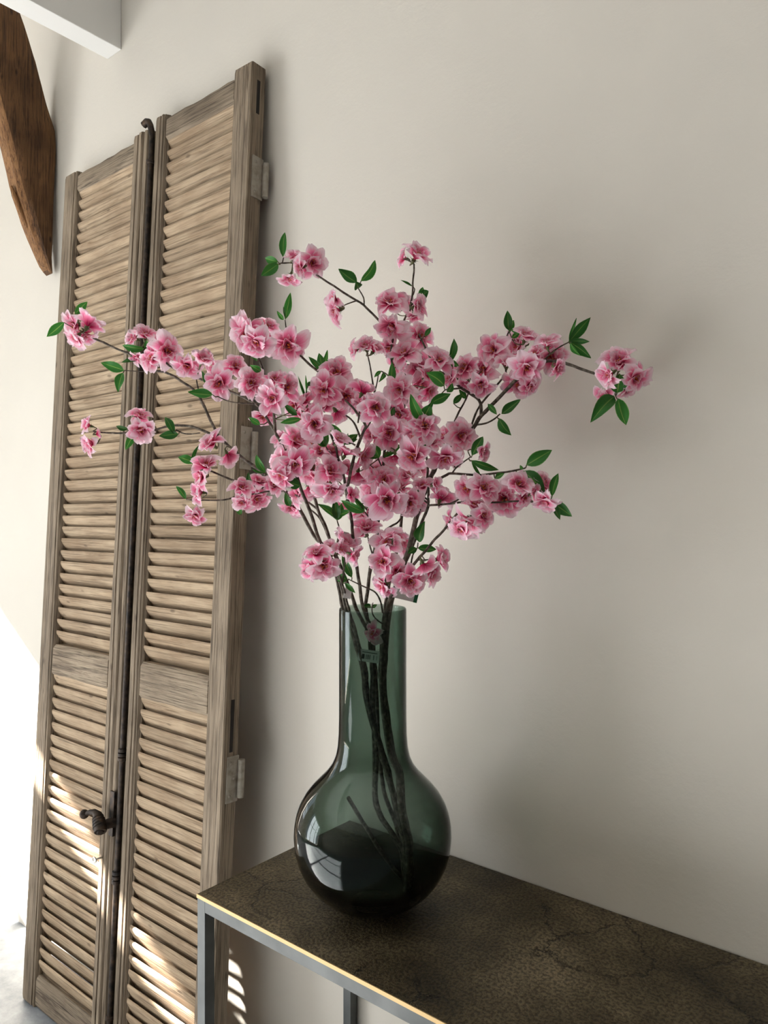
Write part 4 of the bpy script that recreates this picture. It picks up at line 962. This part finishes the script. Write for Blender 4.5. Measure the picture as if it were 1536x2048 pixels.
def core_mesh(seed):
    """receptacle: green calyx cup below, a tight ruffle of small deep pink petals inside"""
    rs = random.Random(seed)
    k = MB()
    k.lathe([(0.02, -0.34), (0.07, -0.30), (0.10, -0.18), (0.13, -0.06), (0.09, 0.01), (0.01, 0.03)], 8, mi=0)
    for i in range(5):          # sepals
        a = i * 2 * math.pi / 5 + .3
        c, s = math.cos(a), math.sin(a)
        vs = [(0.10 * c - .05 * s, 0.10 * s + .05 * c, -.08), (0.10 * c + .05 * s, 0.10 * s - .05 * c, -.08), (0.30 * c, 0.30 * s, -.03)]
        k.add(vs, [(0, 1, 2)], 0)
    uvs = {}
    for i in range(6):
        fn = petal_fn(rs, .30, .5, -.1, .08)
        az, al, s_ = i * 2 * math.pi / 6 + rs.uniform(-.3, .3), R(rs.uniform(30, 58)), rs.uniform(.34, .48)
        mt = Matrix.Rotation(az, 4, 'Z') @ Matrix.Rotation(al, 4, 'X') @ Matrix.Scale(s_, 4)
        nu, nv = 2, 3
        vs = [mt @ Vector(fn(-1 + 2 * p / nu, q / nv)) for q in range(nv + 1) for p in range(nu + 1)]
        n0 = k.add(vs, [(q * (nu + 1) + p, q * (nu + 1) + p + 1, (q + 1) * (nu + 1) + p + 1, (q + 1) * (nu + 1) + p) for q in range(nv) for p in range(nu)], 1)
        for q in range(nv + 1):
            for p in range(nu + 1): uvs[n0 + q * (nu + 1) + p] = (p / nu, q / nv)
    me = k.mesh('blossom', [M['calyx'], M['petal_in']], smooth=True, fix=False)
    ul = me.uv_layers.new(name='UVMap')
    for lp in me.loops: ul.data[lp.index].uv = uvs.get(lp.vertex_index, (0.5, 0.5))
    return me


CORE = [core_mesh(s) for s in (1, 2, 3)]
def stamen_mesh(seed):
    rs = random.Random(seed); k = MB()
    for i in range(11):
        a, r_ = rs.uniform(0, 6.28), rs.uniform(.04, .22)
        p0 = Vector((.02 * math.cos(a), .02 * math.sin(a), 0.02)); p1 = Vector((r_ * math.cos(a), r_ * math.sin(a), rs.uniform(.26, .40)))
        k.tube([p0, p1], 0.012, 3, cap=False)
        k.tube([p1, p1 + Vector((0, 0, .045))], 0.032, 4)
    return k.mesh('stamens', M['stamen'], smooth=True)
STM = [stamen_mesh(s) for s in (1, 2)]


def leaf_fn(seed):
    rs = random.Random(seed)
    bend, fold, wav = rs.uniform(-.12, .22), rs.uniform(.08, .3), rs.uniform(0, 6)
    def fn(u, t):
        w = 0.5 * (math.sin(math.pi * min(1, t) ** 0.82) ** 0.9 if 0 < t < 1 else 0.0) + 0.012
        if t < 0.03: w = 0.03
        return (u * w, t, fold * abs(u) * w + bend * math.sin(t * math.pi) + 0.03 * math.sin(9 * t + wav) * u)
    return fn
LEAF = [sheet('leaf', leaf_fn(s), 4, 8, M['leaf']) for s in range(6)]

CAMV = Vector((0, 0, CAMH))
cr, cu, cf = Vector((math.cos(YAW), math.sin(YAW), 0)), Vector((0, 0, 1)), Vector((-math.sin(YAW), math.cos(YAW), 0))
roots, allpts = [], []
for bi, B in enumerate(BR):
    root = empty('blossom_branch', (VC.x, VC.y, TZ + 0.012))
    tag(root, B['label'], 'blossom branch', 'silk blossom branches in the green vase')
    roots.append(root)
    samples = []
    for pi, (r0, r1, P) in enumerate(B['paths']):
        q = smooth_path(P, 5)
        wp = [at(p.x, p.y, ZV + p.z) for p in q]
        n = len(wp)
        rads = []
        for i in range(n):
            rr_ = r0 + (r1 - r0) * (i / (n - 1)) ** 1.2
            rr_ *= 1 + 0.22 * noise.noise(Vector((i * 0.9, pi * 7.0, bi * 3.0)))
            rads.append(rr_)
        for i in range(1, n - 1):   # slight kinks of the wired stems
            kk_ = r0 * 0.35
            wp[i] = wp[i] + Vector([noise.noise(wp[i] * 45 + Vector((0, 0, j * 9.0))) * kk_ for j in range(3)])
        k = MB(); k.tube(wp, rads, 7)
        o = k.build('stem' if pi == 0 else 'twig', M['bark'], root, smooth=True)
        o.location = -root.location
        for i, s in enumerate(q):
            if s.y < 1205 or (bi == 9 and s.y < 1300): samples.append((s.x, s.y, s.z, wp[i]))
    allpts.append(samples)

rnd = random.Random(21)
def nearest(bi, x, y, rad=0):
    return min(allpts[bi], key=lambda s: (s[0] - x) ** 2 + (s[1] - y) ** 2)
placed = []
npet = 0
for (x, y, r, dr, tilt, bi) in BL:
    s = nearest(bi, x, y)
    root = roots[bi]
    d = math.hypot(s[0] - x, s[1] - y)
    # a little nearer or farther than its twig, away from blossoms already there
    best, bz = -1, 0
    for _ in range(14):
        dz = s[2] + rnd.uniform(-.045, .02)
        c = at(x, y, ZV + dz)
        if c.y > WALL_Y - 0.045: continue
        rr_ = r * (ZV + dz) / FPX
        gap = min([(c - q).length - 0.55 * (rr_ + q2) for q, q2 in placed] + [0.05])
        score = gap - abs(dz - s[2] + .01) * 0.3
        if best < -.9 or score > best: best, bz = max(score, -.89), dz
    if y > 1215: bz = -0.032      # the one hanging inside the neck
    c = at(x, y, ZV + bz)
    rad = r * (ZV + bz) / FPX * (1.30 if 52 < tilt < 100 else 1.14 if r < 34 else 1.06)
    placed.append((c, rad))
    tocam = (CAMV - c).normalized()
    rt = tocam.cross(cu).normalized() * -1
    up = rt.cross(tocam).normalized() * -1
    if up.z < 0: up = -up
    if rt.dot(cr) < 0: rt = -rt
    a, t = R(dr + rnd.uniform(-15, 15)), R((tilt - 14 if 64 < tilt < 100 else tilt) + rnd.uniform(-6, 6))
    nrm = (tocam * math.cos(t) + (rt * math.cos(a) + up * math.sin(a)) * math.sin(t)).normalized()
    side = tilt > 52
    q = nrm.to_track_quat('Z', 'Y') @ Euler((0, 0, rnd.uniform(0, 6.28))).to_quaternion()
    # centre the visible disc on the pixel: side views sit back along their axis
    base = c - nrm * rad * (0.30 if side else 0.12)
    bl = bpy.data.objects.new('blossom', rnd.choice(CORE))
    col.objects.link(bl); bl.parent = root
    bl.location = base - root.location
    bl.rotation_mode = 'QUATERNION'; bl.rotation_quaternion = q
    bl.scale = (rad,) * 3
    small = r < 20
    openness = rnd.uniform(0.0, 1.0)
    lay = [(5 if small else 7, 1.0, (8, 34) if not side else (18, 50), PET), (4 if small else 6, 0.74, (30, 60) if not side else (40, 66), PET), (0 if small else 3, 0.50, (40, 66), PIN)]
    for li, (cnt, ln, (e0, e1), lib) in enumerate(lay):
        ph = rnd.uniform(0, 6.28)
        for i in range(cnt):
            az = ph + i * 2 * math.pi / cnt + rnd.uniform(-.22, .22)
            el = R(rnd.uniform(e0, e1) - 8 * openness)
            sc_ = ln * rnd.uniform(.86, 1.12)
            p = bpy.data.objects.new('petal', rnd.choice(lib))
            col.objects.link(p); p.parent = bl
            p.rotation_mode = 'QUATERNION'
            p.rotation_quaternion = (Matrix.Rotation(az, 3, 'Z') @ Matrix.Rotation(el, 3, 'X') @ Matrix.Rotation(R(rnd.uniform(-14, 14)), 3, 'Y')).to_quaternion()
            off_ = Vector((0, 0.06, 0.01 + 0.02 * li)); off_.rotate(Euler((0, 0, az)))
            p.location = off_
            p.scale = (sc_ * rnd.uniform(.92, 1.12), sc_, sc_)
            npet += 1
    if not small:
        st = bpy.data.objects.new('stamens', rnd.choice(STM)); col.objects.link(st); st.parent = bl
    # stalk from the twig to the calyx
    pb = base - nrm * rad * 0.32
    mid = s[3].lerp(pb, .55) - nrm * min(0.012, d * 0.0004) + Vector((0, 0, .002))
    k = MB(); k.tube([tuple(v_) for v_ in smooth_path([s[3], mid, pb], 3)], [.0011, .0010, .0010, .0010, .0011, .0013, .0017], 5)
    sk = k.mesh('stalk', M['stalk'], smooth=True)
    so = bpy.data.objects.new('stalk', sk); col.objects.link(so); so.parent = root
    so.location = -root.location
for (x0, y0, x1, y1, wr, bi) in LF:
    s = nearest(bi, x0, y0)
    root = roots[bi]
    d = math.hypot(s[0] - x0, s[1] - y0)
    zb = ZV + s[2] - 0.004 - min(0.03, d * 0.0006)
    p0 = at(x0, y0, zb)
    p1 = at(x1, y1, zb + rnd.uniform(-.018, .006))
    if p1.y > WALL_Y - 0.02: p1 = at(x1, y1, zb - 0.02)
    yv = p1 - p0; ln = yv.length; yv.normalize()
    tocam = (CAMV - p0).normalized()
    zv = (tocam - yv * tocam.dot(yv)).normalized()
    rot = Matrix.Rotation(R(rnd.uniform(-25, 25)), 3, yv)
    zv = rot @ zv
    xv = yv.cross(zv)
    lf = bpy.data.objects.new('leaf', rnd.choice(LEAF)); col.objects.link(lf); lf.parent = root
    mm = Matrix((xv, yv, zv)).transposed()
    lf.rotation_mode = 'QUATERNION'; lf.rotation_quaternion = mm.to_quaternion()
    lf.location = p0 - root.location
    w_ = wr * ln * 1.1
    lf.scale = (w_, ln, ln)
    if d > 3:
        k = MB(); k.tube([s[3], s[3].lerp(p0, .5) + Vector((0, 0, -.002)), p0], [.0011, .0010, .0009], 5)
        so = k.build('leaf_stalk', M['stalk'], root, smooth=True); so.location = -root.location

# price tags on the stems
def price_tag(bi, cx, cy, dz, w, h, rot, yaw, m_face, m_edge=None):
    root = roots[bi]
    c = at(cx, cy, ZV + dz)
    W, H = w * (ZV + dz) / FPX, h * (ZV + dz) / FPX
    k = MB(); k.box(-W / 2, W / 2, -0.0006, 0.0006, -H / 2, H / 2)
    me = k.mesh('price_tag', m_face)
    ul = me.uv_layers.new(name='UVMap')
    for lp in me.loops:
        co = me.vertices[lp.vertex_index].co
        ul.data[lp.index].uv = (co.x / W + .5, co.z / H + .5)
    o = bpy.data.objects.new('price_tag', me); col.objects.link(o); o.parent = root
    o.location = c - root.location
    o.rotation_euler = (0, R(rot), YAW + R(yaw))
    o['label'] = 'small white price tag'
    if m_edge:
        k = MB(); k.box(W / 2 - W * .13, W / 2 + 0.0004, -0.001, 0.001, -H / 2 - .0004, H / 2 + .0004)
        e = k.build('tag_edge', m_edge, o)
price_tag(0, 737, 1312, -0.030, 44, 24, 6, -12, M['barcode'])
price_tag(6, 811, 1183, -0.012, 54, 34, 14, 10, M['card'], M['green_card'])
price_tag(9, 696, 1184, -0.045, 15, 26, 12, 20, M['card'])
price_tag(3, 690, 1077, -0.05, 12, 26, 14, 25, M['barcode'])
